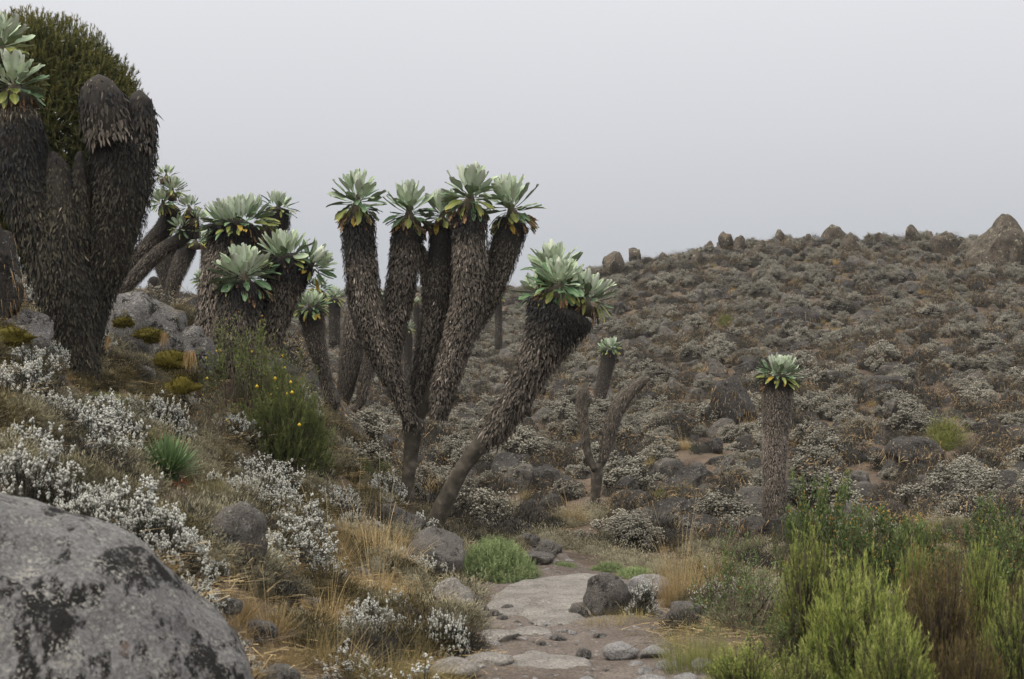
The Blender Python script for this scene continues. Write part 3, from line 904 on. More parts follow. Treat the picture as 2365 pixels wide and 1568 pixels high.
# ------------------------------------------------------------------ giant groundsel trees
def leaf_mesh(name, up, lo, width, petiole, curl, seed):
    """leaf along +X, upper face +Z, thin closed body with two faces of different colour"""
    r = np.random.default_rng(seed)
    s = np.array([0, petiole * 0.6, petiole, petiole + (1 - petiole) * 0.22, petiole + (1 - petiole) * 0.5, petiole + (1 - petiole) * 0.75, petiole + (1 - petiole) * 0.92, 1.0])
    b = np.clip((s - petiole) / (1 - petiole), 0, 1)
    wv = np.where(s <= petiole + 1e-6, 0.13 + 0.02 * (petiole > 0.2), np.sin(np.pi * np.clip(b * 0.88 + 0.08, 0, 1)) ** 0.75)
    wv[2] = 0.22
    wv[-1] = 0.16
    half = wv * width / 2
    ny = 4
    nr0 = len(s)
    yy = np.linspace(-1, 1, ny + 1)
    Xg = s[:, None] * np.ones(ny + 1)
    Yg = half[:, None] * yy[None] + 0.02 * np.sin(s * 5 + seed)[:, None]
    Zg = -curl * s[:, None] ** 2 + 0.28 * np.abs(Yg) + 0.022 * r.normal(size=Xg.shape) * (np.abs(yy) > 0.9)[None] * b[:, None]
    Yg[3:-1, 0] *= 1 + 0.16 * r.normal(size=nr0 - 4)
    Yg[3:-1, -1] *= 1 + 0.16 * r.normal(size=nr0 - 4)
    Up = np.stack([Xg, Yg, Zg + 0.008], -1)
    Lo = np.stack([Xg, Yg, Zg - 0.008], -1)
    Lo[:, 0], Lo[:, -1] = Up[:, 0], Up[:, -1]
    nr, nc = Xg.shape
    i = np.arange(nr - 1)[:, None] * nc
    j = np.arange(nc - 1)[None]
    Q = np.stack([i + j, i + nc + j, i + nc + j + 1, i + j + 1], -1).reshape(-1, 4)
    t = np.clip(0.42 + 0.4 * (np.abs(yy) < 0.1)[None] * np.ones((nr, 1)) + 0.12 * r.normal(size=(nr, 1)) + 0.25 * (b[:, None] > 0.9), 0, 1).ravel()
    mb = MB()
    mb.add(Up.reshape(-1, 3), Q, t, 0)
    mb.add(Lo.reshape(-1, 3), Q[:, ::-1], t, 1)
    return mb.mesh(name, [up, lo])


LEAVES = {}
for st, (wd, pe_) in {'dense': (0.33, 0.06), 'open': (0.36, 0.3)}.items():
    for kind, (u, l, cs) in {'young': (M_YOUNG_UP, M_YOUNG_LO, (-0.22, -0.1, 0.04)), 'mature': (M_MAT_UP, M_MAT_LO, (-0.15, 0.05, 0.25)),
                             'old': (M_OLD_UP, M_MAT_LO, (0.1, 0.25, 0.4)), 'yellow': (M_YEL_UP, M_OLD_UP, (0.15, 0.3, 0.45)),
                             'dead': (M_DEAD, M_DEAD, (0.05, 0.25, -0.2))}.items():
        LEAVES[st, kind] = [leaf_mesh('leaf', u, l, wd * (0.8 if kind == 'dead' else 1) * f, pe_, c, 3 * k + 1) for k, (c, f) in enumerate(zip(cs, (1.0, 1.12, 0.9)))]


def orient(D, A, P, L, roll=0.0):
    """basis with X along D and Z toward the axis side"""
    X = nrm(D)
    Z = A - X * (A @ X)
    if np.linalg.norm(Z) < 1e-3:
        Z = np.array([1.0, 0, 0])
    Z = nrm(Z)
    Y = np.cross(Z, X)
    c, s = math.cos(roll), math.sin(roll)
    Y, Z = Y * c + Z * s, Z * c - Y * s
    m = Matrix(((X[0] * L, Y[0] * L, Z[0] * L, P[0]), (X[1] * L, Y[1] * L, Z[1] * L, P[1]), (X[2] * L, Y[2] * L, Z[2] * L, P[2]), (0, 0, 0, 1)))
    return m


def rosette(tree, base, A, R, n, rs, style='dense', dead=22, spread=118, seed=0, young=0.5, lift=0.35):
    """base: point relative to the tree where the crown sits; A axis; R leaf length; rs stem radius there"""
    r = np.random.default_rng(seed)
    R = R * (0.63 if style == 'open' else 0.58)
    n = int(n * (1.75 if style == 'open' else 1.6))
    R *= r.uniform(0.93, 1.1)
    A = nrm(np.asarray(A, float) + np.append(r.normal(size=2) * 0.09, 0))
    n = int(n * r.uniform(0.85, 1.12))
    h = np.array([0.31, 0.72, 0.2])
    U = nrm(np.cross(A, h))
    V = np.cross(A, U)
    # core: bud and the stalk bases
    mb = MB()
    prof = np.array([(-0.9, 1.25), (-0.1, 1.1), (0.2, 0.62), (0.5, 0.36), (0.8, 0.22), (1.0, 0.1)])
    hh = min(lift, 0.62) * R * 1.0 + 0.02
    C = A[None] * (prof[:, 0] * hh)[:, None]
    add_tube(mb, C, prof[:, 1] * rs * 0.62, 10, 0.4)
    ros = obj('rosette', mb.mesh('rosette', [M_PETIOLE]), tree, np.asarray(base) + A * (0.035 if style == 'open' else -0.045))

    def put(name, kind, ph, th, P, L, roll):
        rad = U * math.cos(ph) + V * math.sin(ph)
        D = A * math.cos(th) + rad * math.sin(th)
        Zref = A * math.sin(th) - rad * math.cos(th)
        lf = bpy.data.objects.new(name, LEAVES[style, kind][int(r.integers(3))])
        COL.objects.link(lf)
        lf.parent = ros
        lf.matrix_basis = orient(D, Zref, P, L, roll)

    for k in range(n):
        t = (k + 0.5) / n
        ph = k * 2.399963 + r.normal() * 0.18
        rad = U * math.cos(ph) + V * math.sin(ph)
        y_ = young * 0.9
        if t < y_:                                   # upright silvery heart
            q = t / y_
            th, kind = 4 + 62 * q ** 0.9, 'young'
        elif t < 0.66:                               # spreading green leaves
            q = (t - y_) / (0.66 - y_)
            th, kind = 62 + 34 * q, 'mature' if r.uniform() < 0.8 else 'young'
        else:                                        # drooping older leaves over the shoulder
            q = (t - 0.66) / 0.34
            th, kind = 98 + (spread - 92) * q, 'mature' if r.uniform() < 0.45 - 0.3 * q else 'old' if r.uniform() < 1.05 - 0.28 * q else 'yellow'
        L = R * (0.84 + 0.22 * math.sin(math.pi * min(1, t * 1.05))) * r.uniform(0.84, 1.14)
        if t > 0.66:
            L *= 0.86
        if style == 'dense':
            P = A * (hh * (1.15 - 1.2 * t ** 1.6)) + rad * rs * (0.08 + 0.85 * t ** 0.6)
            th = th * (0.72 if t < y_ else 0.9)
        else:
            P = A * (hh * (1.0 - 1.05 * t)) + rad * rs * (0.08 + 0.5 * t)
        put('leaf', kind, ph, math.radians(th + r.normal() * 8), P, L, r.normal() * 0.3)
    for k in range(int(dead * 1.5)):
        ph = k * 2.399963 * 1.7 + r.normal() * 0.3
        rad = U * math.cos(ph) + V * math.sin(ph)
        P = A * hh * r.uniform(-0.7, 0.1) + rad * rs * r.uniform(0.7, 1.0)
        put('dead_leaf', 'dead', ph, math.radians(r.uniform(118, 170)), P, R * r.uniform(0.32, 0.55), r.normal() * 0.6)
    return ros


def stem(tree, base, pts, d, dark_top=0.22, flake=1.0, dens=900, pale=0.0, mat=None, name='stem', bare=0.0, topbrown=0.0, seed=1, ddepth=None, sides=14, olive=False, bumpy=0.07):
    """pts: (px, py, half width px) from foot to top. Returns crown point, axis and radius there (relative to tree)"""
    n = max(14, 5 * len(pts))
    W3 = []
    for k, p in enumerate(pts):
        dd = d + (ddepth[k] if ddepth else 0.0)
        a_, b_ = pts[max(k - 1, 0)], pts[min(k + 1, len(pts) - 1)]
        lean = abs(b_[1] - a_[1]) / max(1e-6, math.hypot(b_[0] - a_[0], b_[1] - a_[1]))
        W3.append(np.append(at(p[0], p[1], dd) - base, p[2] / F * dd * max(0.65, lean)))
    S = spline(np.array(W3), n)
    C, R = S[:, :3], np.maximum(S[:, 3], 0.01)
    T, A, B = frames(C)
    mb = MB()
    tt = np.linspace(0, 1, n)
    Rc = R.copy()
    Rc[-1] *= 0.55
    Rc[-2] *= 0.9
    add_tube(mb, C, Rc * (0.84 if bare < 0.5 else 0.95), sides, 0.4, 0, bumpy * (1 if bare >= 0.5 else 0.6), seed)
    bare_mat = mat or M_STEM
    st = obj(name, mb.mesh(name, [bare_mat]), tree)
    r = np.random.default_rng(seed)
    seglen = np.linalg.norm(np.diff(C, axis=0), axis=1)
    area = float((seglen * (R[1:] + R[:-1]) * math.pi).sum())
    fl = flake * (0.5 if d < 12 else 0.37)
    N = int(area * dens * 0.62 / fl ** 2)
    if N > 0 and bare < 1:
        cum = np.concatenate([[0], np.cumsum(seglen * (R[1:] + R[:-1]))])
        u = r.uniform(0, cum[-1], N)
        s = np.interp(u, cum, tt)
        s = s[s >= bare - r.uniform(0, 0.06, len(s))] if bare else s
        N = len(s)
        f = s * (n - 1)
        i = np.minimum(f.astype(int), n - 2)
        g = (f - i)[:, None]
        lerp = lambda X: X[i] * (1 - g) + X[i + 1] * g
        c, t_, a_, b_ = lerp(C), nrm(lerp(T)), nrm(lerp(A)), nrm(lerp(B))
        rr = np.interp(s, tt, Rc) * r.uniform(0.85, 0.97, N)
        ph = r.uniform(0, 2 * np.pi, N)
        nr = a_ * np.cos(ph)[:, None] + b_ * np.sin(ph)[:, None]
        P = c + nr * rr[:, None]
        top = np.clip((s - 0.93) / 0.07, 0, 1)[:, None]
        hang = nrm(-t_ * 0.75 + np.array([0, 0, -0.45]))
        D = nrm(hang + nr * r.uniform(0.05, 0.5, N)[:, None] + 0.18 * r.normal(size=(N, 3)))
        sv = np.clip(r.lognormal(0, 0.35, N) * (1 + 0.3 * fbm((P + base) * 2.6, 2, 44)), 0.45, 2.4)
        L = fl * r.uniform(0.05, 0.1, N) * sv
        Wd = fl * r.uniform(0.018, 0.04, N) * sv ** 0.6
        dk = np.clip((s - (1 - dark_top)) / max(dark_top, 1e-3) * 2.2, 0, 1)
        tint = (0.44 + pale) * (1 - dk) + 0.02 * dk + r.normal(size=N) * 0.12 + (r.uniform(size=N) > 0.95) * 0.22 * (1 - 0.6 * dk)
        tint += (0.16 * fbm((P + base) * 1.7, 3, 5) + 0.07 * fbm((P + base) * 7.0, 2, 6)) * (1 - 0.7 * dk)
        if topbrown:
            tint = np.where(s > 1 - topbrown * r.uniform(0.4, 1.1, N), 0.5 + 0.2 * r.normal(size=N), tint)
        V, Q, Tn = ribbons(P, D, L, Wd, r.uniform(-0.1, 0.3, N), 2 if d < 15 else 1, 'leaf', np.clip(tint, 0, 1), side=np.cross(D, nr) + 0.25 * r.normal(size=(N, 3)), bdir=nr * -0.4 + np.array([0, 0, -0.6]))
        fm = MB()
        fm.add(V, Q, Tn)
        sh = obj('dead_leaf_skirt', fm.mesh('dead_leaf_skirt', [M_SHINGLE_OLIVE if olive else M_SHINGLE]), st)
        sh['kind'] = 'stuff'
    return C[-1], T[-1], R[-1]


def tree(px, py, label, d=None, group=None):
    P = ground(px, py) if d is None else at(px, py, d)
    P[2] = min(P[2], tz(P[0], P[1]))
    return empty('giant_groundsel_tree', P, label, 'tree', group), P


# A: thick near tree at the left edge
tA, bA = tree(180, 890, 'thick two-armed giant groundsel with shaggy dark trunk on the left bank', d=11.0)
stem(tA, bA, ((182, 925, 50), (180, 850, 52), (170, 780, 60), (160, 700, 76), (150, 640, 84), (120, 560, 80), (80, 470, 78), (52, 380, 70), (42, 300, 62), (36, 245, 48)), 11.0, 0.45, 0.75, 900, -0.17, name='stem', seed=2, olive=True, topbrown=0.1)
stem(tA, bA, ((188, 880, 40), (195, 780, 50), (205, 690, 60), (235, 600, 72), (265, 500, 78), (280, 400, 80), (288, 310, 78), (290, 270, 70)), 11.15, 0.4, 0.75, 900, -0.15, seed=3, olive=True)
stem(tA, bA, ((262, 330, 62), (245, 270, 66), (232, 220, 54), (229, 190, 34), (227, 172, 5)), 11.0, 1.0, 1.1, 900, 0, seed=4, bumpy=0.2, topbrown=0.5, name='dead_branch_end')
stem(tA, bA, ((312, 340, 44), (320, 280, 42), (322, 240, 34), (322, 222, 22), (323, 208, 4)), 11.1, 1.0, 1.1, 900, 0, seed=5, bumpy=0.2, topbrown=0.4, name='dead_branch_end')
stem(tA, bA, ((150, 600, 60), (146, 500, 54), (136, 420, 40), (126, 372, 24), (122, 350, 6)), 10.95, 0.3, 0.8, 900, -0.2, seed=6, name='dead_branch_end', olive=True, bumpy=0.2)
stem(tA, bA, ((185, 560, 34), (184, 470, 26), (184, 400, 19), (186, 350, 10)), 10.95, 0.2, 0.8, 900, -0.2, seed=66, name='dead_branch_end', olive=True, bumpy=0.2)
rosette(tA, at(32, 225, 11.0) - bA, (0.0, -0.12, 1), 0.34, 40, 0.16, 'open', 26, 122, 1, 0.55, 0.5)
rosette(tA, at(0, 130, 11.1) - bA, (0.1, 0, 1), 0.36, 36, 0.12, 'open', 4, 112, 2, 0.6, 0.4)
stem(tA, bA, ((34, 250, 40), (20, 200, 32), (4, 150, 24)), 11.05, 1.0, 1.2, 700, 0, seed=7, name='branch')

# H: stout tree with three crowns
tH, bH = tree(560, 870, 'stout giant groundsel with three big silvery crowns behind the yellow-flowered bush', d=14.0)
c, a, r_ = stem(tH, bH, ((520, 880, 60), (505, 800, 58), (508, 700, 56), (525, 620, 62), (542, 560, 68), (552, 512, 72)), 14.3, 0.35, 1.0, 1000, 0.14, seed=8)
rosette(tH, c - np.array([0, 0, 0.05]), (0.05, -0.08, 1), 0.37, 105, r_ * 0.95, 'dense', 34, 116, 3, 0.58, 0.62)
c, a, r_ = stem(tH, bH, ((540, 890, 62), (545, 800, 64), (552, 740, 62), (560, 690, 58), (563, 650, 54)), 13.7, 0.5, 1.0, 1000, 0.05, seed=9)
rosette(tH, c - np.array([0, 0, 0.06]), (0.0, -0.2, 1), 0.37, 52, r_ * 0.9, 'open', 34, 124, 4, 0.5, 0.55)
c, a, r_ = stem(tH, bH, ((585, 880, 44), (612, 790, 40), (640, 710, 46), (662, 645, 54), (678, 592, 60)), 14.0, 0.35, 1.0, 1000, 0.08, seed=10)
rosette(tH, c + np.array([-0.07, -0.05, -0.02]), (-0.05, -0.15, 1), 0.34, 46, r_ * 0.7, 'dense', 22, 114, 5, 0.55, 0.45)
rosette(tH, c + np.array([0.17, 0.0, -0.09]), (0.75, 0.0, 0.75), 0.3, 40, r_ * 0.55, 'dense', 16, 105, 6, 0.6, 0.4)
c, a, r_ = stem(tH, bH, ((612, 640, 30), (628, 570, 34), (640, 500, 34), (642, 480, 30)), 15.0, 0.9, 1.0, 900, 0, seed=11)
rosette(tH, c, (0.15, 0, 1), 0.22, 38, r_, 'dense', 14, 115, 7, 0.5, 0.5)

# I: small single stem right of H
tI, bI = tree(748, 900, 'small groundsel with one pale crown between the stout tree and the forked tree', d=17.5)
c, a, r_ = stem(tI, bI, ((765, 930, 16), (748, 860, 20), (732, 800, 27), (722, 750, 31), (716, 712, 32)), 17.5, 0.4, 0.9, 900, 0.05, seed=12)
rosette(tI, c, (0.05, -0.15, 1), 0.26, 62, r_, 'dense', 18, 122, 8, 0.5, 0.6)

# C: central tree with five crowns
tC, bC = tree(938, 1190, 'tall forked giant groundsel with five crowns on thick upright stems')
dC = depth_of(bC)
stem(tC, bC, ((938, 1215, 20), (940, 1170, 18), (942, 1110, 17), (948, 1050, 19), (954, 1000, 24), (955, 965, 32)), dC, 0, 0.8, 350, 0.1, M_BARK, 'trunk', 0.85, seed=13)
c, a, r_ = stem(tC, bC, ((952, 980, 20), (926, 915, 26), (897, 850, 33), (866, 775, 40), (844, 700, 42), (834, 620, 42), (828, 550, 42), (825, 492, 44)), dC - 0.1, 0.27, 0.95, 1000, 0.03, seed=14)
rosette(tC, c - np.array([0, 0, 0.0]), (0.03, -0.05, 1), 0.36, 34, r_ * 0.8, 'open', 50, 132, 9, 0.42, 1.05)
c, a, r_ = stem(tC, bC, ((895, 830, 30), (905, 760, 36), (920, 690, 38), (932, 620, 39), (940, 560, 40), (946, 515, 41)), dC + 0.15, 0.27, 0.95, 1000, 0.03, seed=15)
rosette(tC, c, (0.0, -0.1, 1), 0.36, 38, r_ * 0.8, 'open', 34, 130, 10, 0.5, 0.9)
c, a, r_ = stem(tC, bC, ((955, 990, 20), (969, 910, 26), (985, 830, 32), (1003, 740, 38), (1015, 660, 38), (1020, 590, 34), (1020, 520, 32)), dC + 0.2, 0.27, 0.95, 1000, -0.03, seed=16)
rosette(tC, c, (-0.1, 0, 1), 0.36, 38, r_ * 0.8, 'open', 24, 124, 11, 0.5, 0.6)
stem(tC, bC, ((1005, 720, 28), (992, 650, 24), (978, 590, 14), (972, 565, 7)), dC + 0.45, 0, 0.9, 900, 0.08, seed=17, name='dead_branch_end')
stem(tC, bC, ((958, 985, 14), (975, 955, 12), (990, 920, 14), (1003, 880, 16)), dC + 0.1, 0, 0.8, 300, 0, M_BARK, 'branch', 0.9, seed=18)
c, a, r_ = stem(tC, bC, ((1012, 968, 20), (1022, 910, 32), (1040, 840, 38), (1062, 770, 42), (1080, 700, 44), (1086, 620, 44), (1084, 540, 44), (1082, 482, 44)), dC - 0.2, 0.2, 0.95, 1050, 0.1, seed=19)
rosette(tC, c, (0.05, -0.1, 1), 0.43, 50, r_ * 0.85, 'open', 34, 126, 12, 0.5, 0.75)
c, a, r_ = stem(tC, bC, ((1075, 770, 30), (1105, 720, 36), (1135, 655, 40), (1160, 590, 42), (1178, 530, 44), (1186, 508, 44)), dC + 0.05, 0.36, 0.95, 1000, 0.0, seed=20)
rosette(tC, c, (0.05, -0.1, 1), 0.4, 40, r_ * 0.85, 'open', 34, 126, 13, 0.5, 0.7)

# B: stem below the first column
tB, bB = tree(790, 1045, 'crooked headless groundsel stem with a stubby side branch left of the forked tree', d=20.5)
stem(tB, bB, ((792, 1075, 12), (792, 1010, 13), (786, 950, 16), (800, 890, 24), (812, 820, 30), (818, 750, 30), (822, 705, 22)), 21.4, 0.0, 0.95, 1000, -0.02, seed=21)
stem(tB, bB, ((800, 960, 10), (832, 930, 14), (842, 880, 20), (856, 830, 18), (866, 800, 8)), 21.3, 0, 0.95, 1000, 0.05, None, 'dead_branch_end', seed=22)

# D: leaning tree
tD, bD = tree(1000, 1228, 'leaning giant groundsel with a cluster of three green crowns')
dD = depth_of(bD)
stem(tD, bD, ((990, 1262, 24), (1010, 1200, 24), (1040, 1132, 23), (1070, 1078, 23), (1105, 1030, 25), (1145, 980, 28)), dD, 0, 0.8, 200, 0.12, M_BARK, 'trunk', 0.9, seed=23)
c, a, r_ = stem(tD, bD, ((1108, 1036, 20), (1136, 998, 36), (1172, 950, 44), (1204, 900, 46), (1230, 850, 52), (1256, 800, 66), (1282, 750, 84), (1303, 705, 100)), dD, 0.3, 1.1, 1000, 0.05, seed=24)
stem(tD, bD, ((1150, 1022, 12), (1165, 985, 24), (1180, 945, 26), (1195, 905, 18)), dD + 0.1, 0, 1.6, 800, 0.2, seed=25, name='hanging_skirt')
rosette(tD, at(1282, 642, dD + 0.25) - bD, (-0.05, 0.1, 1), 0.35, 34, 0.2, 'open', 8, 112, 14, 0.62, 0.4)
rosette(tD, at(1290, 678, dD - 0.1) - bD, (0.0, -0.3, 1), 0.35, 50, r_ * 0.5, 'open', 26, 124, 15, 0.5, 0.45)
rosette(tD, at(1352, 690, dD) - bD, (0.35, -0.1, 1), 0.34, 44, r_ * 0.45, 'dense', 24, 122, 16, 0.5, 0.45)
rosette(tD, at(1248, 690, dD + 0.1) - bD, (-0.5, 0.0, 0.9), 0.3, 16, r_ * 0.3, 'open', 8, 120, 17, 0.3, 0.3)

# E: small bare forked tree
tE, bE = tree(1375, 1168, 'small leafless forked groundsel with two shaggy arms below the hillside')
dE = depth_of(bE)
stem(tE, bE, ((1374, 1190, 15), (1375, 1140, 13), (1378, 1090, 15), (1376, 1070, 14)), dE, 0, 0.7, 200, 0, M_BARK, 'trunk', 0.9, seed=27)
stem(tE, bE, ((1374, 1085, 12), (1358, 1050, 11), (1350, 1000, 13), (1344, 950, 15), (1346, 910, 17), (1348, 888, 8)), dE - 0.05, 0, 1.1, 1000, 0.2, M_BARK, 'branch', 0.35, seed=28)
stem(tE, bE, ((1378, 1088, 12), (1392, 1060, 13), (1404, 1015, 18), (1416, 965, 22), (1440, 920, 25), (1472, 888, 24), (1500, 872, 10)), dE + 0.05, 0.0, 1.1, 1000, 0.1, M_BARK, 'branch', 0.2, seed=29)

# F: slim tree on the slope
tF, bF = tree(1372, 975, 'slim groundsel with one small bright green crown on the lower slope')
dF = depth_of(bF)
c, a, r_ = stem(tF, bF, ((1370, 990, 14), (1380, 940, 16), (1392, 885, 19), (1402, 840, 21), (1408, 808, 22)), dF, 0.25, 0.9, 600, 0.06, seed=30)
rosette(tF, c, (0.05, -0.1, 1), 0.36, 54, r_ * 0.8, 'dense', 16, 118, 18, 0.45, 0.8)

# G: straight tree on the right
tG, bG = tree(1788, 1205, 'single straight giant groundsel with one rosette standing before the hillside')
dG = depth_of(bG)
c, a, r_ = stem(tG, bG, ((1787, 1230, 31), (1787, 1150, 30), (1789, 1060, 31), (1791, 980, 35), (1794, 920, 38), (1797, 868, 40)), dG, 0.16, 0.85, 1200, 0.2, seed=31)
rosette(tG, c - np.array([0, 0, 0.03]), (0.03, -0.1, 1), 0.38, 84, r_ * 0.85, 'dense', 40, 122, 19, 0.45, 0.7)

# far trees glimpsed between the stems
for i, (px, py, w_, d, top, lab) in enumerate(((772, 735, 17, 34, 690, 'far groundsel with a dark green crown just left of the first tall stem'), (1151, 745, 10, 48, 690, 'thin far groundsel seen right of the five-crowned tree'),
                                               (884, 740, 12, 36, 695, 'pale far groundsel crown in the gap between the two left tall stems'), (942, 830, 12, 30, 760, 'pale groundsel crown low in the gap left of the third tall stem'),
                                               (962, 740, 9, 44, 700, 'far dark groundsel behind the gap of the tall stems'), (735, 720, 18, 22, 668, 'dark crowned groundsel just behind the small pale-crowned one'))):
    t_, b_ = tree(px, py + 40, lab, d=d)
    c, a, r_ = stem(t_, b_, ((px, py + 60, w_), (px, py, w_), (px, top, w_)), d, 0.5, 1.1, 500, 0, seed=40 + i, sides=8)
    rosette(t_, c, (0, -0.1, 1), w_ * 2.0 / F * d, 36, r_ * 0.8, 'dense', 8, 112, 30 + i, 0.5, 0.7)

# cluster of trees behind the thick left tree
tM, bM = tree(300, 720, 'spreading many-headed groundsel behind the thick left trunk', d=19)
stem(tM, bM, ((262, 690, 22), (300, 620, 26), (345, 565, 30), (385, 520, 30), (400, 475, 26)), 19, 0.5, 0.9, 800, 0.02, seed=50)
stem(tM, bM, ((285, 670, 22), (330, 620, 28), (375, 578, 30), (420, 550, 28), (446, 510, 24)), 18.8, 0.5, 0.9, 800, 0.02, seed=51)
stem(tM, bM, ((440, 550, 24), (440, 515, 24), (436, 490, 20)), 18.9, 1, 0.9, 800, 0.0, seed=52, name='branch')
stem(tM, bM, ((270, 760, 20), (272, 720, 22), (275, 680, 24)), 18.9, 0, 0.9, 700, 0.0, seed=58, name='trunk')
for i, (px, py, R, n, ax) in enumerate(((398, 440, 0.25, 40, (0.2, -0.1, 1)), (376, 468, 0.26, 40, (-0.1, -0.4, 0.8)), (437, 478, 0.2, 30, (0, -0.1, 1)), (455, 505, 0.19, 26, (0.6, 0, 0.8)),
                                        (418, 525, 0.19, 30, (0, -0.6, 0.8)), (384, 405, 0.2, 26, (0, 0, 1)))):
    rosette(tM, at(px, py, 18.75) - bM, ax, R, n, 0.1, 'dense', 12, 116, 60 + i, 0.5, 0.5)
tN, bN = tree(412, 745, 'groundsel on a thin pale trunk behind the thick left tree', d=22)
stem(tN, bN, ((414, 790, 9), (415, 740, 9), (408, 690, 8), (400, 660, 14)), 22, 0, 0.6, 100, 0.3, M_BARK, 'trunk', 1.0, seed=53)
stem(tN, bN, ((395, 680, 16), (405, 640, 22), (422, 600, 26), (440, 565, 26)), 22, 0.3, 0.9, 800, 0.05, seed=54)
rosette(tN, at(452, 556, 21.9) - bN, (0.2, -0.2, 1), 0.24, 36, 0.12, 'dense', 10, 114, 70, 0.5, 0.5)
stem(tN, bN, ((398, 680, 14), (385, 640, 22), (380, 600, 26), (395, 560, 22)), 22.3, 0.2, 0.9, 800, 0.02, seed=55)
for i, (px, py, w_, d, top, lab) in enumerate(((466, 780, 16, 24, 650, 'low groundsel with a tight round crown left of the stout tree'), (478, 650, 20, 26, 555, 'groundsel half hidden behind the stout tree'),
                                               (378, 720, 16, 26, 620, 'headless groundsel stem behind the thin pale trunk'), (352, 720, 16, 27, 640, 'short headless groundsel stump behind the bank boulder'))):
    t_, b_ = tree(px, py + 20, lab, d=d)
    c, a, r_ = stem(t_, b_, ((px, py + 40, w_), (px + 2, (py + top) / 2, w_), (px + 4, top, w_)), d, 0.4, 1.0, 700, 0.03, seed=70 + i, sides=8)
    if i < 2:
        rosette(t_, c, (0, -0.1, 1), 0.25, 44, r_ * 0.8, 'dense', 10, 112, 80 + i, 0.4, 0.6)

# ------------------------------------------------------------------ plant generators (meshes around the origin, metres)
def dome_tips(n, R, H, clumps=14, low=0.1, jit=0.16):
    """points over an uneven dome, gathered in clumps with gaps between them"""
    k = np.arange(clumps) + 0.5
    ct = low + (1 - low) * (1 - k / clumps)
    ph = k * 2.399963 + rng.uniform(0, 6)
    st = np.sqrt(1 - ct ** 2)
    c = np.stack([st * np.cos(ph), st * np.sin(ph), ct], 1) * rng.uniform(0.72, 1.12, clumps)[:, None]
    i = rng.integers(0, clumps, n)
    p = c[i] + rng.normal(size=(n, 3)) * jit
    p[:, 2] = np.maximum(p[:, 2], 0.06)
    return p * np.array([R, R, H])


def fill_leaves(mb, n, R, H, L, W, mat, t0=0.0, t1=0.5, shell=0.55):
    """inner foliage so that the plant is not see-through"""
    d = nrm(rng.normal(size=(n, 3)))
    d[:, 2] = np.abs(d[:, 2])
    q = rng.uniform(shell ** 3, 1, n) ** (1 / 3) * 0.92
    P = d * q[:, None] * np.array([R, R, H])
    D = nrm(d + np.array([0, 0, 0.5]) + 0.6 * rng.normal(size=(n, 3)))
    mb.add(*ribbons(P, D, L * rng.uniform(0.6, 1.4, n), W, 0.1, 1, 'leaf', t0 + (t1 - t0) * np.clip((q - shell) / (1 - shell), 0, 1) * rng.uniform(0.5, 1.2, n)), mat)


def gen_everlasting(R, H, n, white=True, leaf=0.03, head=0.0115, clumps=14):
    """returns (foliage mesh, flower mesh)"""
    tips = dome_tips(n, R, H, clumps, 0.1 if white else 0.42, 0.13 if white else 0.1)
    base = tips * np.array([0.35, 0.35, 0.0]) + np.array([0, 0, -0.03])
    D = nrm(tips - base)
    D2 = nrm(D + np.array([0, 0, 0.9]))
    mb = MB()
    mb.add(*ribbons(base, tips - base, np.linalg.norm(tips - base, axis=1), 0.007, 0, 2, 'strip', rng.uniform(0, 0.8, n)), 1)
    nl = 13
    s = rng.uniform(0.0, 1, (n, nl))
    P = tips[:, None] - D2[:, None] * (s * 0.13)[..., None]
    LD = D2[:, None] * 0.7 + 0.75 * rng.normal(size=(n, nl, 3))
    tt = np.clip(0.75 - 0.75 * s + 0.15 * rng.normal(size=s.shape), 0, 1)
    mb.add(*ribbons(P.reshape(-1, 3), LD.reshape(-1, 3), leaf * rng.uniform(0.7, 1.3, n * nl), leaf * 0.24, 0.05, 1, 'leaf', tt.ravel()), 0)
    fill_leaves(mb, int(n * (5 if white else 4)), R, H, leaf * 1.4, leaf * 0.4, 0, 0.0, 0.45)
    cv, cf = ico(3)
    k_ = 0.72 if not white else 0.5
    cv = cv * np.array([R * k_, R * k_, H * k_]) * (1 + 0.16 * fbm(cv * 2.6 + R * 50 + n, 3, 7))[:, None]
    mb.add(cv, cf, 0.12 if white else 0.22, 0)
    fol = mb.mesh('foliage', [M_EVER_LEAF if white else M_CUSHION, M_EVER_STEM])
    fb = MB()
    nb = 6 if white else 5
    hs = rng.uniform(0, 1, (n, nb))
    if white:
        C = tips[:, None] + D2[:, None] * (hs * 0.045)[..., None] + rng.normal(size=(n, nb, 3)) * 0.006
        rr = head * rng.uniform(0.7, 1.15, (n, nb)) * (1.1 - 0.45 * hs)
        R3 = np.stack([rr, rr, rr * 1.35], -1).reshape(-1, 3)
    else:
        C = tips[:, None] + rng.normal(size=(n, nb, 3)) * np.array([0.03, 0.03, 0.012])
        rr = head * 1.25 * rng.uniform(0.7, 1.3, (n, nb))
        R3 = np.stack([rr, rr, rr * 0.75], -1).reshape(-1, 3)
    fb.add(*blobs(C.reshape(-1, 3), R3, np.clip(rng.normal(0.55, 0.22, n * nb), 0, 1)))
    return fol, fb.mesh('flower_heads', [M_WHITE if white else M_CREAM])


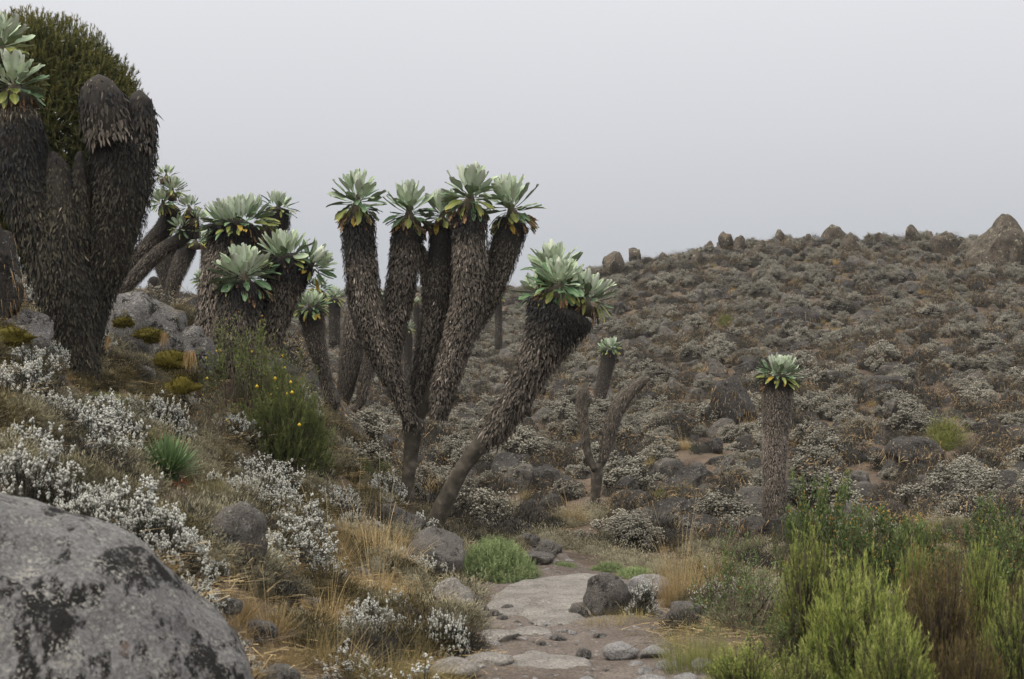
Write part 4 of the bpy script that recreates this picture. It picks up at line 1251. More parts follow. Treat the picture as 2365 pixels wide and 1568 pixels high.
def join(*meshes):
    """one mesh out of several (single-mesh copies for plants too small to show parts)"""
    mb = MB()
    mats = []
    for me in meshes:
        co = np.empty(len(me.vertices) * 3, np.float32)
        me.vertices.foreach_get('co', co)
        t = np.empty(len(me.vertices), np.float32)
        me.attributes['tint'].data.foreach_get('value', t)
        off = mb.n
        mb.v.append(co.reshape(-1, 3).astype(float))
        mb.ti.append(t.astype(float))
        mb.n += len(t)
        tot = np.empty(len(me.polygons), np.int32)
        me.polygons.foreach_get('loop_total', tot)
        st = np.empty(len(me.polygons), np.int32)
        me.polygons.foreach_get('loop_start', st)
        mi = np.empty(len(me.polygons), np.int32)
        me.polygons.foreach_get('material_index', mi)
        li = np.empty(len(me.loops), np.int32)
        me.loops.foreach_get('vertex_index', li)
        for nv, fl, fm in ((3, mb.t, mb.tm), (4, mb.q, mb.qm)):
            k = tot == nv
            if k.any():
                fl.append(li[st[k][:, None] + np.arange(nv)[None]].astype(np.int64) + off)
                fm.append(mi[k] + len(mats))
        mats += list(me.materials)
    return mb.mesh(meshes[0].name, mats)


def gen_heath(R, H, n, m_leaf, tiplen=0.05, up=0.6, tan=0, clumps=22, inner=4.0, width=0.010):
    """dense small-leaved bush; optionally with dry tan stalks hanging or standing in it"""
    tips = dome_tips(n, R, H, clumps, 0.05, 0.2)
    D = nrm(nrm(tips / np.array([R, R, H])) + np.array([0, 0, up]) + 0.4 * rng.normal(size=(n, 3)))
    q = rng.uniform(0.0, 1, n)
    mb = MB()
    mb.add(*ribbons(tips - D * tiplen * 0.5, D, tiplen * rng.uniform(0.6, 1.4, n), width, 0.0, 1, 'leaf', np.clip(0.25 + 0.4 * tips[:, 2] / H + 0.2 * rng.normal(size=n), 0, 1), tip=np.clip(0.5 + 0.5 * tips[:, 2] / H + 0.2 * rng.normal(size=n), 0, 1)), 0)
    fill_leaves(mb, int(n * inner * 0.25), R, H, tiplen * 1.3, width * 1.8, 0, 0.0, 0.4, 0.5)
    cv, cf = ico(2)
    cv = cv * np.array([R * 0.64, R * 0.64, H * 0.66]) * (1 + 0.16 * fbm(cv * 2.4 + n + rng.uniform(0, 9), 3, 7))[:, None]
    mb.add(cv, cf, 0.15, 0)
    ns = 26
    t = dome_tips(ns, R * 0.95, H * 0.95)
    b = t * np.array([0.25, 0.25, 0])
    mb.add(*ribbons(b, t - b, np.linalg.norm(t - b, axis=1), 0.008, 0, 2, 'taper', rng.uniform(0, 1, ns)), 1)
    if tan:
        p = dome_tips(tan, R * 1.0, H * 1.02, clumps, 0.3)
        dd = nrm(nrm(p / np.array([R, R, H])) * 0.7 + np.array([0, 0, -0.7]) + 0.25 * rng.normal(size=(tan, 3)))
        mb.add(*ribbons(p, dd, rng.uniform(0.05, 0.14, tan), rng.uniform(0.006, 0.013, tan), 0.3, 2, 'taper', rng.uniform(0.1, 1, tan)), 2)
    return mb.mesh('foliage', [m_leaf, M_TWIG, M_TAN])


def gen_erica(R, H, nplume, mat, plume=0.3, needles=46, nl=0.032, nw=0.006, vol=0.45, up=1.3, basez=0.0, t_top=0.85, seedpts=None):
    """upright feathery heather: plumes of fine short shoots"""
    k = nplume
    d = nrm(rng.normal(size=(k, 3)))
    d[:, 2] = np.abs(d[:, 2])
    q = rng.uniform(vol, 1, k)
    tips = d * q[:, None] * np.array([R, R, H])
    tips[:, 2] += rng.normal(size=k) * 0.06 * H
    A = nrm(d * np.array([1, 1, 0.5]) * 0.45 + np.array([0, 0, up]) + 0.13 * rng.normal(size=(k, 3)))
    Lp = plume * rng.uniform(0.65, 1.3, k)
    mb = MB()
    stb = tips - A * Lp[:, None]
    mb.add(*ribbons(stb * np.array([0.55, 0.55, 0.3]), stb - stb * np.array([0.55, 0.55, 0.3]), np.linalg.norm(stb * np.array([0.45, 0.45, 0.7]), axis=1), 0.009, 0, 1, 'strip', rng.uniform(0, 0.6, k)), 1)
    mb.add(*ribbons(stb, A, Lp, 0.006, 0, 1, 'taper', 0.4), 1)
    s = rng.uniform(0, 1, (k, needles)) ** 0.8
    P = stb[:, None] + A[:, None] * (s * Lp[:, None])[..., None]
    rad = rng.normal(size=(k, needles, 3))
    D = A[:, None] * 0.9 + nrm(rad) * (0.85 - 0.35 * s)[..., None]
    zz = np.clip(tips[:, 2] / H, 0, 1)[:, None]
    plm = rng.normal(size=(k, 1)) * 0.1
    tt = np.clip(0.15 + 0.5 * s + 0.2 * zz * s + plm + 0.1 * rng.normal(size=s.shape), 0, 1) * t_top / 0.85
    mb.add(*ribbons(P.reshape(-1, 3), D.reshape(-1, 3), nl * rng.uniform(0.6, 1.35, k * needles) * np.repeat(1.15 - 0.5 * s.mean(1), needles), nw, 0, 1, 'leaf', np.clip(tt.ravel(), 0, 1)), 0)
    return mb.mesh('foliage', [mat, M_TWIG])


def gen_grass(n, R, L, W=0.006, spread=0.55, droop=0.55, mat=None, seg=4, stalks=0):
    a = rng.uniform(0, 2 * np.pi, n)
    q = np.sqrt(rng.uniform(0, 1, n)) * R
    P = np.stack([q * np.cos(a), q * np.sin(a), np.full(n, -0.02)], 1)
    o = rng.uniform(0.05, 1, n) * spread
    a2 = a + rng.normal(size=n) * 0.6
    D = np.stack([o * np.cos(a2), o * np.sin(a2), np.ones(n)], 1)
    mb = MB()
    ln = L * rng.uniform(0.45, 1.15, n)
    t = np.clip(rng.normal(0.45, 0.2, n), 0, 1)
    mb.add(*ribbons(P, D, ln, W * rng.uniform(0.6, 1.2, n), droop * rng.uniform(0.2, 1.3, n) * (0.3 + o), seg, 'taper', t * 0.55, tip=np.clip(t + 0.35, 0, 1)))
    if stalks:
        a = rng.uniform(0, 6.28, stalks)
        o = rng.uniform(0.1, 0.6, stalks)
        D = np.stack([o * np.cos(a), o * np.sin(a), np.ones(stalks)], 1)
        mb.add(*ribbons(np.zeros((stalks, 3)), D, L * rng.uniform(1.2, 1.7, stalks), W * 0.8, rng.uniform(0, 0.35, stalks), 4, 'strip', 0.75, tip=0.95))
    return mb.mesh('blades', [mat or M_GRASS])


def gen_leafy(R, H, nbr, leaves, leafL, leafW, flowers=0, orange=0, tops=0.14, upright=0.6, m_leaf=None, base_r=0.12):
    """branching shrub: bare twigs carrying leafy tips, dried and fresh flowers. Returns dict of meshes"""
    tips = dome_tips(nbr, R, H, max(6, nbr // 4), 0.25, 0.2)
    tips[:, 2] = H * (0.25 + 0.75 * np.clip(tips[:, 2] / H, 0, 1.1))
    base = np.stack([rng.normal(size=nbr) * base_r, rng.normal(size=nbr) * base_r, np.full(nbr, -0.04)], 1)
    tw = MB()
    D0 = tips - base
    L0 = np.linalg.norm(D0, axis=1)
    tw.add(*ribbons(base, D0, L0, rng.uniform(0.008, 0.016, nbr), 0, 3, 'taper', rng.uniform(0, 0.8, nbr)))
    ns = nbr * 3
    i = rng.integers(0, nbr, ns)
    s = rng.uniform(0.35, 0.9, ns)[:, None]
    p0 = base[i] + D0[i] * s
    tw.add(*ribbons(p0, nrm(D0[i]) + 0.6 * rng.normal(size=(ns, 3)) + np.array([0, 0, 0.5]), rng.uniform(0.1, 0.25, ns), 0.006, -0.1, 2, 'taper', rng.uniform(0, 1, ns)))
    lf = MB()
    n = nbr * leaves
    k = np.repeat(np.arange(nbr), leaves)
    Ax = nrm(D0 / L0[:, None] + np.array([0, 0, upright]))
    s = rng.uniform(0, 1, n)
    P = tips[k] - Ax[k] * (s * tops)[:, None] + 0.022 * rng.normal(size=(n, 3))
    D = Ax[k] * 0.8 + 0.75 * nrm(rng.normal(size=(n, 3)))
    lf.add(*ribbons(P, D, leafL * rng.uniform(0.7, 1.3, n), leafW, 0.15, 2, 'leaf', np.clip(0.75 - 0.6 * s + 0.15 * rng.normal(size=n), 0, 1)))
    out = {'twigs': tw.mesh('twigs', [M_TWIG]), 'foliage': lf.mesh('foliage', [m_leaf or M_LEAFGR])}
    for nm, cnt, mt, sz in (('flowers', flowers, M_YELLOW, 0.013), ('dried_flowers', orange, M_ORANGE, 0.009)):
        if cnt:
            fb = MB()
            kk = rng.integers(0, nbr, cnt)
            C = tips[kk] + Ax[kk] * rng.uniform(0.0, 0.05, cnt)[:, None] + rng.normal(size=(cnt, 3)) * 0.02
            fb.add(*blobs(C, np.stack([np.full(cnt, sz)] * 2 + [np.full(cnt, sz * 0.7)], 1) * rng.uniform(0.7, 1.4, (cnt, 1)), rng.uniform(0, 1, cnt)))
            out[nm] = fb.mesh(nm, [mt])
    return out


def gen_fern(R, H, n, L=0.2, mat=None):
    """low plant of many feathery upright leaves"""
    a = rng.uniform(0, 6.28, n)
    q = np.sqrt(rng.uniform(0, 1, n))
    P = np.stack([q * R * np.cos(a), q * R * np.sin(a), H * 0.55 * (1 - q ** 2)], 1)
    D = nrm(np.stack([0.6 * q * np.cos(a), 0.6 * q * np.sin(a), np.ones(n)], 1) + 0.25 * rng.normal(size=(n, 3)))
    ll = L * rng.uniform(0.6, 1.2, n)
    mb = MB()
    m = 16
    s = np.linspace(0.1, 1, m)[None].repeat(n, 0)
    side = nrm(np.cross(D, rng.normal(size=(n, 3))))
    sg = np.where(np.arange(m) % 2, 1, -1)
    C = P[:, None] + D[:, None] * (s * ll[:, None])[..., None] + np.array([0, 0, -1.0]) * (0.2 * ll[:, None] * s ** 2)[..., None]
    LD = D[:, None] * 0.6 + side[:, None] * sg[None, :, None] * 0.9
    lw = (0.045 * np.sin(np.pi * np.clip(s, 0, 0.95)) + 0.008)
    t = np.clip(0.2 + 0.5 * s + 0.15 * rng.normal(size=(n, 1)), 0, 1)
    mb.add(*ribbons(C.reshape(-1, 3), LD.reshape(-1, 3), lw.ravel(), 0.011, 0.1, 1, 'leaf', t.ravel()))
    mb.add(*ribbons(P, D, ll, 0.006, 0.2, 3, 'taper', 0.3, tip=0.7))
    return mb.mesh('foliage', [mat or M_FERN])


# ------------------------------------------------------------------ prototypes
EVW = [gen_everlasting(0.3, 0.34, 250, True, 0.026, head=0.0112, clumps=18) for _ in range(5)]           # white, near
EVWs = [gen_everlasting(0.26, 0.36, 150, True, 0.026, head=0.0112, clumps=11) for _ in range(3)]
EVC = [join(*gen_everlasting(0.36, 0.46, 380, False, 0.022, 0.0125, 17)) for _ in range(4)]
EVC2 = [join(*gen_everlasting(0.34, 0.36, 200, False, 0.022, 0.0125, 9)) for _ in range(3)]
HEA = [gen_heath(0.4, 0.34, 1700, M_HEATHPALE, 0.032, width=0.007) for _ in range(3)]
HEAD = [gen_heath(0.42, 0.42, 1000, M_HEATHDK, 0.04, tan=0, width=0.009) for _ in range(3)]
HEAT = [gen_heath(0.42, 0.42, 900, M_HEATHDK, 0.04, tan=120, width=0.009) for _ in range(3)]
GRS = [gen_grass(600, 0.07, 0.3, 0.0023, 0.9, 0.65, M_GRASS, 4, 5) for _ in range(4)]
GRO = [gen_grass(600, 0.08, 0.24, 0.0023, 0.9, 0.55, M_GRASSGR, 4, 2) for _ in range(3)]
GRG = [gen_grass(700, 0.12, 0.3, 0.003, 0.7, 0.35, plant("green_olive_grass", ((0, (0.05, 0.06, 0.018)), (0.5, (0.15, 0.165, 0.055)), (1, (0.34, 0.31, 0.13))), 0.15, 2, 0.8, 0.2, 0.2), 4, 0) for _ in range(2)]
GRT = [gen_grass(650, 0.1, 0.42, 0.0025, 0.6, 0.4, M_GRASS, 4, 16) for _ in range(2)]


def gen_rock_proto(seed, strands):
    V, Fc = rock_verts(seed, (0.5, 0.45, 0.4), 3, 12, 0.13, cutr=(0.4, 0.85))
    V[:, 2] += 0.1
    mb = MB()
    mb.add(V, Fc, 0.5, 0)
    if strands:
        k = rng.integers(0, len(V), strands)
        k = k[V[k, 2] > 0.12]
        P = V[k] * 1.0
        o = P * np.array([1, 1, 0]) / 0.5
        mb.add(*ribbons(P, o * 0.6 + np.array([0, 0, -0.8]) + 0.2 * rng.normal(size=(len(k), 3)), rng.uniform(0.06, 0.2, len(k)), rng.uniform(0.007, 0.017, len(k)), 0.2, 2, 'taper', rng.uniform(0, 0.9, len(k))), 1)
    return mb.mesh('hill_rock', [M_DARKROCK if seed % 4 else M_HILLROCK, M_TAN], False)


HRK = [gen_rock_proto(300 + i, 0) for i in range(4)]
HRT = [gen_rock_proto(320 + i, 330) for i in range(4)]


# ------------------------------------------------------------------ scattering
def instancer(name, meshes, P, rz, sc, which, label=None, cat=None):
    """stuff: one object whose many small plants are instances on points"""
    src = bpy.data.collections.new(name + "_source")
    for k, me in enumerate(meshes):
        so = bpy.data.objects.new("%s_%02d" % (name, k), me)
        src.objects.link(so)
    me = bpy.data.meshes.new(name)
    me.vertices.add(len(P))
    me.vertices.foreach_set('co', np.asarray(P, np.float32).ravel())
    for nm, ty, arr in (('rz', 'FLOAT', rz), ('sc', 'FLOAT', sc), ('which', 'INT', which)):
        a = me.attributes.new(nm, ty, 'POINT')
        a.data.foreach_set('value', np.asarray(arr, np.int32 if ty == 'INT' else np.float32))
    o = obj(name, me)
    g = bpy.data.node_groups.new(name, 'GeometryNodeTree')
    g.interface.new_socket('Geometry', in_out='INPUT', socket_type='NodeSocketGeometry')
    g.interface.new_socket('Geometry', in_out='OUTPUT', socket_type='NodeSocketGeometry')
    gi = g.nodes.new('NodeGroupInput')
    go = g.nodes.new('NodeGroupOutput')
    ci = g.nodes.new('GeometryNodeCollectionInfo')
    ci.inputs['Collection'].default_value = src
    ci.inputs['Separate Children'].default_value = True
    ci.inputs['Reset Children'].default_value = True
    ip = g.nodes.new('GeometryNodeInstanceOnPoints')
    ip.inputs['Pick Instance'].default_value = True

    def attr(nm, ty):
        n = g.nodes.new('GeometryNodeInputNamedAttribute')
        n.data_type = ty
        n.inputs['Name'].default_value = nm
        return n.outputs['Attribute']
    cx = g.nodes.new('ShaderNodeCombineXYZ')
    g.links.new(attr('rz', 'FLOAT'), cx.inputs['Z'])
    er = g.nodes.new('FunctionNodeEulerToRotation')
    g.links.new(cx.outputs[0], er.inputs[0])
    g.links.new(er.outputs[0], ip.inputs['Rotation'])
    g.links.new(attr('sc', 'FLOAT'), ip.inputs['Scale'])
    g.links.new(attr('which', 'INT'), ip.inputs['Instance Index'])
    g.links.new(gi.outputs[0], ip.inputs['Points'])
    g.links.new(ci.outputs[0], ip.inputs['Instance'])
    g.links.new(ip.outputs[0], go.inputs[0])
    md = o.modifiers.new('scatter', 'NODES')
    md.node_group = g
    tag(o, label, cat, kind='stuff')
    return o


def wedge(n, d0, d1, p0, p1):
    """n random ground points, even in area, between two depths and two picture columns"""
    d = np.sqrt(rng.uniform(d0 ** 2, d1 ** 2, n))
    u = rng.uniform(p0, p1, n)
    X = (u - CX) / F * d
    return X, d, terrain(X, d)


TRAIL = spline([(2100, 690), (2130, 705), (2175, 735), (2180, 770), (2130, 810), (2085, 850), (2180, 930), (2240, 980)], 60)


def free(X, Y, Z, margin=0.0):
    px, py, d = project(np.stack([X, Y, Z], 1))
    ok = ~in_poly(px, py, _poly)
    for x0, y0, x1, y1 in ((325, 1085, 450, 1190), (2135, 1005, 2235, 1090), (1660, 745, 1692, 775), (1500, 1160, 1545, 1215), (1610, 1100, 1655, 1135), (1110, 1220, 1160, 1260), (1190, 1235, 1330, 1300), (1330, 1275, 1580, 1345), (1080, 1320, 1230, 1385), (1328, 1150, 1422, 1262), (1745, 1195, 1832, 1265), (905, 1185, 975, 1228), (970, 1215, 1045, 1255)):
        ok &= ~((px > x0) & (px < x1) & (py > y0) & (py < y1))
    # a faint bare trail up the hillside
    dist = np.min(np.hypot((px[:, None] - TRAIL[:, 0]), (py[:, None] - TRAIL[:, 1]) * 2.5), 1)
    ok &= dist > 16
    return ok


def hill_zone(px, d):
    a = 'at the hillside foot' if d < 27 else 'on the lower hillside' if d < 36 else 'on the mid hillside'
    b = 'behind the stout tree' if px < 760 else 'behind the five-crowned tree' if px < 1110 else 'behind the leaning tree' if px < 1330 else \
        'round the bare forked tree' if px < 1560 else 'before the straight tree' if px < 1760 else 'beside the straight tree' if px < 1950 else 'above the orange-flecked shrubs'
    return a + ' ' + b


def spread(name, meshes, X, Y, Z, sc, label, cat, group, stuff_label, n_ind=250):
    """the largest in the picture as things of their own, the rest as stuff"""
    P = np.stack([X, Y, Z], 1)
    px, py, d = project(P)
    vis = (px > 640) & (px < 2404) & (py > -40) & (py < 1700)
    key = np.where(vis, sc / d, 0)
    order = np.argsort(-key)
    n = len(X)
    rz = rng.uniform(0, 6.28, n)
    wh = rng.integers(0, len(meshes), n)
    n_ind = min(n_ind, n)
    for i in order[:n_ind]:
        o = obj(name, meshes[wh[i]], None, P[i], rz[i], sc[i])
        tag(o, label[min(wh[i] // (len(meshes) // len(label)), len(label) - 1)] + ' ' + hill_zone(px[i], d[i]), cat, group)
    r_ = order[n_ind:]
    if len(r_):
        instancer(name + '_cover', meshes, P[r_], rz[r_], sc[r_], wh[r_], stuff_label, cat)


# hillside
def hill(n, lo=-350):
    X, Y, Z = wedge(int(n * 1.32), 15.5, 84, lo, 2440)
    ok = free(X, Y, Z)
    px = project(np.stack([X, Y, Z], 1))[0]
    ok &= (px > 680) | (Y > 19)
    return X[ok], Y[ok], Z[ok]


X, Y, Z = hill(2700)
nz = fbm(np.stack([X, Y, Z * 0], 1) * 0.13, 3, 55)
spread('cushion_shrub', EVC + EVC2 + EVC2[:1], X, Y, Z - 0.04, np.clip(rng.lognormal(-0.3, 0.42, len(X)), 0.3, 1.4), ('dense rounded cream-topped everlasting cushion', 'patchy grey everlasting cushion'),
       'shrub', 'grey everlasting shrubs on the hillside', 'pale everlasting shrubs too far up the hillside to tell apart')
X, Y, Z = hill(3100)
spread('heath_bush', HEAD + HEAT + HEAT, X, Y, Z - 0.05, np.clip(rng.lognormal(-0.3, 0.4, len(X)), 0.3, 1.4), ('plain dark heath bush', 'dark heath bush with tan stalks', 'dark heath bush with tan stalks'),
       'shrub', 'dark heath bushes on the hillside', 'dark heath too far up the hillside to tell apart')
X, Y, Z = hill(5600)
spread('hill_rock', HRK + HRT + HRT, X, Y, Z - 0.07, np.clip(rng.lognormal(-0.7, 0.48, len(X)), 0.16, 1.1), ('bare weathered stone', 'stone hung with tan strands', 'stone hung with tan strands'),
       'rock', 'stones strewn over the hillside', 'far stones strewn over the upper hillside')
X, Y, Z = hill(1300)
spread('grass_tussock', GRS + GRO, X, Y, Z, np.clip(rng.lognormal(-0.1, 0.3, len(X)), 0.5, 1.6), ('dry grass tuft between stones',),
       'grass', 'grass tufts on the hillside', 'dry grass on the upper hillside', 120)

# ------------------------------------------------------------------ near plants
_ref = {}


def ref_size(parts):
    k = tuple(m.name for m in parts)
    if k not in _ref:
        V = []
        for me in parts:
            co = np.empty(len(me.vertices) * 3, np.float32)
            me.vertices.foreach_get('co', co)
            V.append(co.reshape(-1, 3))
        V = np.concatenate(V)
        _ref[k] = (2 * np.percentile(np.abs(V[:, 0]), 97.5), np.percentile(V[:, 2], 98.5))
    return _ref[k]


def shrub(name, parts, px, py, w_px, label, cat='shrub', group=None, rz=None, d=None, hs=1.0, sink=0.03, top=None):
    """plant made of named part meshes; w_px its width in the picture, top: picture row of its top"""
    P = ground(px, py) if d is None else at(px, py, d)
    if d is not None:
        P[2] = tz(P[0], P[1])
    rw, rh = ref_size(parts)
    dd = depth_of(P)
    s = w_px / F * dd / rw
    sz = s * hs
    if top is not None:
        sz = max(0.05, at(px, top, dd)[2] - P[2]) / rh
    t = empty(name, (P[0], P[1], P[2] - sink), label, cat, group)
    t.rotation_euler = (0, 0, rng.uniform(0, 6.28) if rz is None else rz)
    t.scale = (s, s, sz)
    for me in parts:
        o = obj(me.name.split('.')[0], me, t)
        o['kind'] = 'stuff'
    return t


EV_G = (('white-flowered everlasting shrub on the bank above the great foreground boulder', 'white everlastings above the great boulder',
         ((45, 885, 150), (95, 850, 120), (30, 935, 140), (140, 1010, 170), (235, 1040, 190), (70, 1085, 190), (60, 1165, 190), (130, 1185, 170),
          (210, 1235, 190), (290, 1240, 200), (360, 1275, 190), (225, 1185, 130), (410, 1330, 180), (440, 1390, 130), (10, 1120, 150))),
        ('white-flowered everlasting shrub beside the upright pitted rock', 'white everlastings round the pitted rock',
         ((600, 1195, 130), (560, 1160, 110), (640, 1250, 140), (690, 1215, 110), (675, 1310, 160), (735, 1335, 110), (490, 1300, 120), (640, 1170, 110), (720, 1270, 90))),
        ('white-flowered everlasting shrub under the big heads of dry grass left of the path', 'white everlastings left of the path',
         ((475, 1440, 90), (530, 1500, 80), (560, 1545, 90), (800, 1450, 110), (865, 1475, 130), (920, 1475, 120), (850, 1505, 120), (955, 1490, 90), (900, 1515, 90), (690, 1580, 60), (745, 1590, 60))),
        ('white-flowered everlasting shrub before the purple-grey boulder', 'white everlastings by the purple-grey boulder',
         ((925, 1330, 120), (980, 1335, 110), (890, 1310, 80), (1005, 1385, 60))),
        ('silvery everlasting shrub on the bank among dry grass near the trunks', 'everlastings near the trunks',
         ((765, 1180, 90), (810, 1225, 80), (855, 1235, 70), (410, 945, 90), (350, 990, 130), (380, 1010, 120), (300, 970, 100), (700, 1155, 70))))
def near_label(lab, px, py):
    if 'great foreground' in lab:
        return 'white-flowered everlasting shrub ' + ('at the foot of the thick trunk' if py < 960 else 'left of the spiky rosette' if py < 1100 else
                                                      'just over the rim of the great foreground boulder' if px < 240 else 'between the great boulder and the pitted rock')
    if 'pitted' in lab:
        return 'white-flowered everlasting shrub ' + ('above the pitted rock under the broom-like bush' if py < 1230 else 'hugging the right flank of the pitted rock' if px > 600 else 'hugging the left flank of the pitted rock')
    if 'big heads' in lab:
        return 'white-flowered everlasting shrub ' + ('below the great boulder flank' if px < 600 else 'in golden grass at the bank foot' if py > 1560 else 'in the white drift beside the path')
    return lab


for lab, grp, pts in EV_G:
    for i, (px, py, w_) in enumerate(pts):
        f, h = (EVW + EVWs)[int(rng.integers(8))]
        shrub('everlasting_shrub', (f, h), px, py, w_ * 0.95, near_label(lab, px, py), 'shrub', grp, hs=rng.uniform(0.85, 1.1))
X, Y, Z = wedge(40, 5.6, 15, -60, 1020)
ok = free(X, Y, Z)
for x, y, z in zip(X[ok], Y[ok], Z[ok]):
    px, py, d = project(np.array([x, y, z]))
    if (300 < px < 480 and 1050 < py < 1230) or (px < 620 and py > 1400):
        continue
    f, h = (EVW + EVWs)[int(rng.integers(8))]
    shrub('everlasting_shrub', (f, h), px, py, rng.uniform(0.22, 0.45) / d * F, 'small white everlasting in dry grass ' + ('below the thick trunk' if px < 300 else 'below the mossy boulders' if px < 520 else 'round the broom-like bush' if px < 780 else 'left of the forked trunk') + (' high on the bank' if d > 10 else ' halfway down the bank' if d > 7.5 else ' low on the bank'), 'shrub', 'everlastings scattered over the bank', hs=rng.uniform(0.7, 1.0))
f, h = gen_everlasting(0.3, 0.42, 220, True, clumps=20)
shrub('everlasting_shrub', (f, h), 1028, 1512, 128, 'dense bushy white everlasting shrub leaning over the path edge', hs=1.25)
f, h = gen_everlasting(0.25, 0.5, 120, True, 0.04, 0.009, clumps=9)
shrub('everlasting_shrub', (f, h), 1478, 1428, 96, 'pale silvery everlasting shrub growing against the round boulder')
f, h = gen_everlasting(0.25, 0.4, 110, True, 0.03, 0.008, clumps=9)
shrub('everlasting_shrub', (f, h), 1660, 1420, 110, 'sparse twiggy everlasting shrub beside the path by dark stems')
f, h = gen_everlasting(0.3, 0.36, 200, True, 0.036, 0.009, clumps=22)
for i, (px, py, w_, l) in enumerate(((600, 1130, 150, 'yellowish seedy everlasting shrub above the pitted rock'), (880, 1180, 70, 'seedy everlasting shrub by the low grey rock'),
                                     (20, 900, 120, 'seedy everlasting shrub below the mossy left rock'), (480, 1330, 90, 'dull everlasting shrub left of the pitted rock'))):
    shrub('everlasting_shrub', (f, h), px, py, w_, l, hs=0.8)

# pale olive heath cushions beyond the slab, and others on the flat
for i, (px, py, w_, l) in enumerate(((1262, 1262, 150, 'pale olive heath cushion beyond the stones where the path turns'), (1370, 1278, 110, 'pale olive heath cushion left of the long one behind the slab'),
                                     (1440, 1305, 150, 'long pale olive heath cushion behind the slab'), (1520, 1318, 130, 'pale olive heath cushion beside tall dry grass'),
                                     (1370, 1195, 110, 'olive heath bush at the foot of the small bare forked tree'), (1310, 1215, 120, 'olive heath bush beyond the pale cushions'),
                                     (1080, 1205, 90, 'olive heath bush right of the leaning trunk foot'), (1150, 1190, 130, 'wide olive heath bush on the flat behind the leaning trunk'),
                                     (1440, 1180, 90, 'olive heath bush right of the bare forked tree'), (860, 985, 110, 'olive heath bush behind the crooked headless stem'))):
    shrub('heath_bush', (HEA[i % 3],), px, py, w_ * 1.1, l, hs=0.72)

# feathery green plants
FRN = [gen_fern(0.42, 0.36, 900, 0.17), gen_fern(0.36, 0.22, 320, 0.16)]
for i, (px, py, w_, l) in enumerate(((1145, 1345, 175, 'big feathery bright green plant beside the purple-grey boulder'), (1300, 1315, 66, 'small feathery green plant behind the slab'),
                                     (1405, 1322, 80, 'low yellow-green feathery plant behind the slab'), (1470, 1335, 90, 'low green feathery plant near the whitish rock'),
                                     (1120, 1268, 70, 'thin green feathery plant above the big feathery one'))):
    shrub('feathery_plant', (FRN[0 if i == 0 else 1],), px, py, w_, l, 'plant', top=1238 if i == 0 else None, hs=1.25)
M_FERN2 = plant("pale_fern_green", ((0, (0.06, 0.075, 0.03)), (0.5, (0.15, 0.17, 0.075)), (1, (0.28, 0.28, 0.14))), 0.15, 7, 0.8, 0.2)
FR2 = gen_fern(0.4, 0.2, 260, 0.22, M_FERN2)
for i, (px, py, w_, l) in enumerate(((235, 935, 120, 'pale green feathery plant at the foot of the thick trunk'), (150, 945, 120, 'greyish feathery plant below the thick trunk'), (300, 1005, 110, 'pale feathery plant above the spiky rosette'),
                                     (330, 1050, 70, 'feathery plant next to the spiky rosette'), (480, 1135, 110, 'yellow-green feathery plant right of the spiky rosette'), (200, 990, 110, 'feathery plant among white flowers below the trunk'))):
    shrub('feathery_plant', (FR2,), px, py, w_, l, 'plant')

# spiky green rosette
def spiky_rosette():
    P = ground(386, 1112)
    s = 150 / F * depth_of(P)
    t = empty('spiky_rosette', P + np.array([0, 0, 0.02]), 'dense dark green spiky rosette plant on the bank among white flowers', 'plant')
    mb = MB()
    V, Q, T = ribbons(np.zeros((1, 3)), np.array([[1.0, 0, 0]]), np.array([1.0]), np.array([0.085]), 0, 3, 'leaf', 0.25, tip=0.85, side=np.array([[0, 1.0, 0]]))
    V[:, 2] += 0.12 * V[:, 0] ** 2
    mb.add(V, Q, T)
    me = mb.mesh('leaf', [M_LOBELIA])
    mb = MB()
    V, Fc = ico(2)
    mb.add(V * np.array([0.1, 0.1, 0.07]) * 2 * s, Fc, 0.1)
    obj('core', mb.mesh('core', [M_LOBELIA]), t)
    for k in range(230):
        q = (k + 0.5) / 230
        ph = k * 2.399963
        th = math.radians(2 + 92 * q ** 0.7)
        D = np.array([math.sin(th) * math.cos(ph), math.sin(th) * math.sin(ph), math.cos(th)])
        lf = bpy.data.objects.new('leaf', me)
        COL.objects.link(lf)
        lf.parent = t
        lf.matrix_basis = orient(D, np.array([0, 0, 1.0]), D * 0.03 + np.array([0, 0, 0.03]), s * 0.56 * rng.uniform(0.85, 1.08), rng.normal() * 0.1)
    fb = MB()
    a = rng.uniform(0, 6.28, 26)
    fb.add(*ribbons(np.zeros((26, 3)), np.stack([np.cos(a), np.sin(a), np.full(26, -0.12)], 1), s * 0.5 * rng.uniform(0.7, 1.1, 26), 0.03, 0.1, 3, 'leaf', rng.uniform(0, 1, 26)))
    o = obj('dead_leaves', fb.mesh('dead_leaves', [plant("red_brown_leaf", ((0, (0.09, 0.03, 0.015)), (1, (0.2, 0.07, 0.035))), 0.2, 5)]), t)
    o['kind'] = 'stuff'


spiky_rosette()

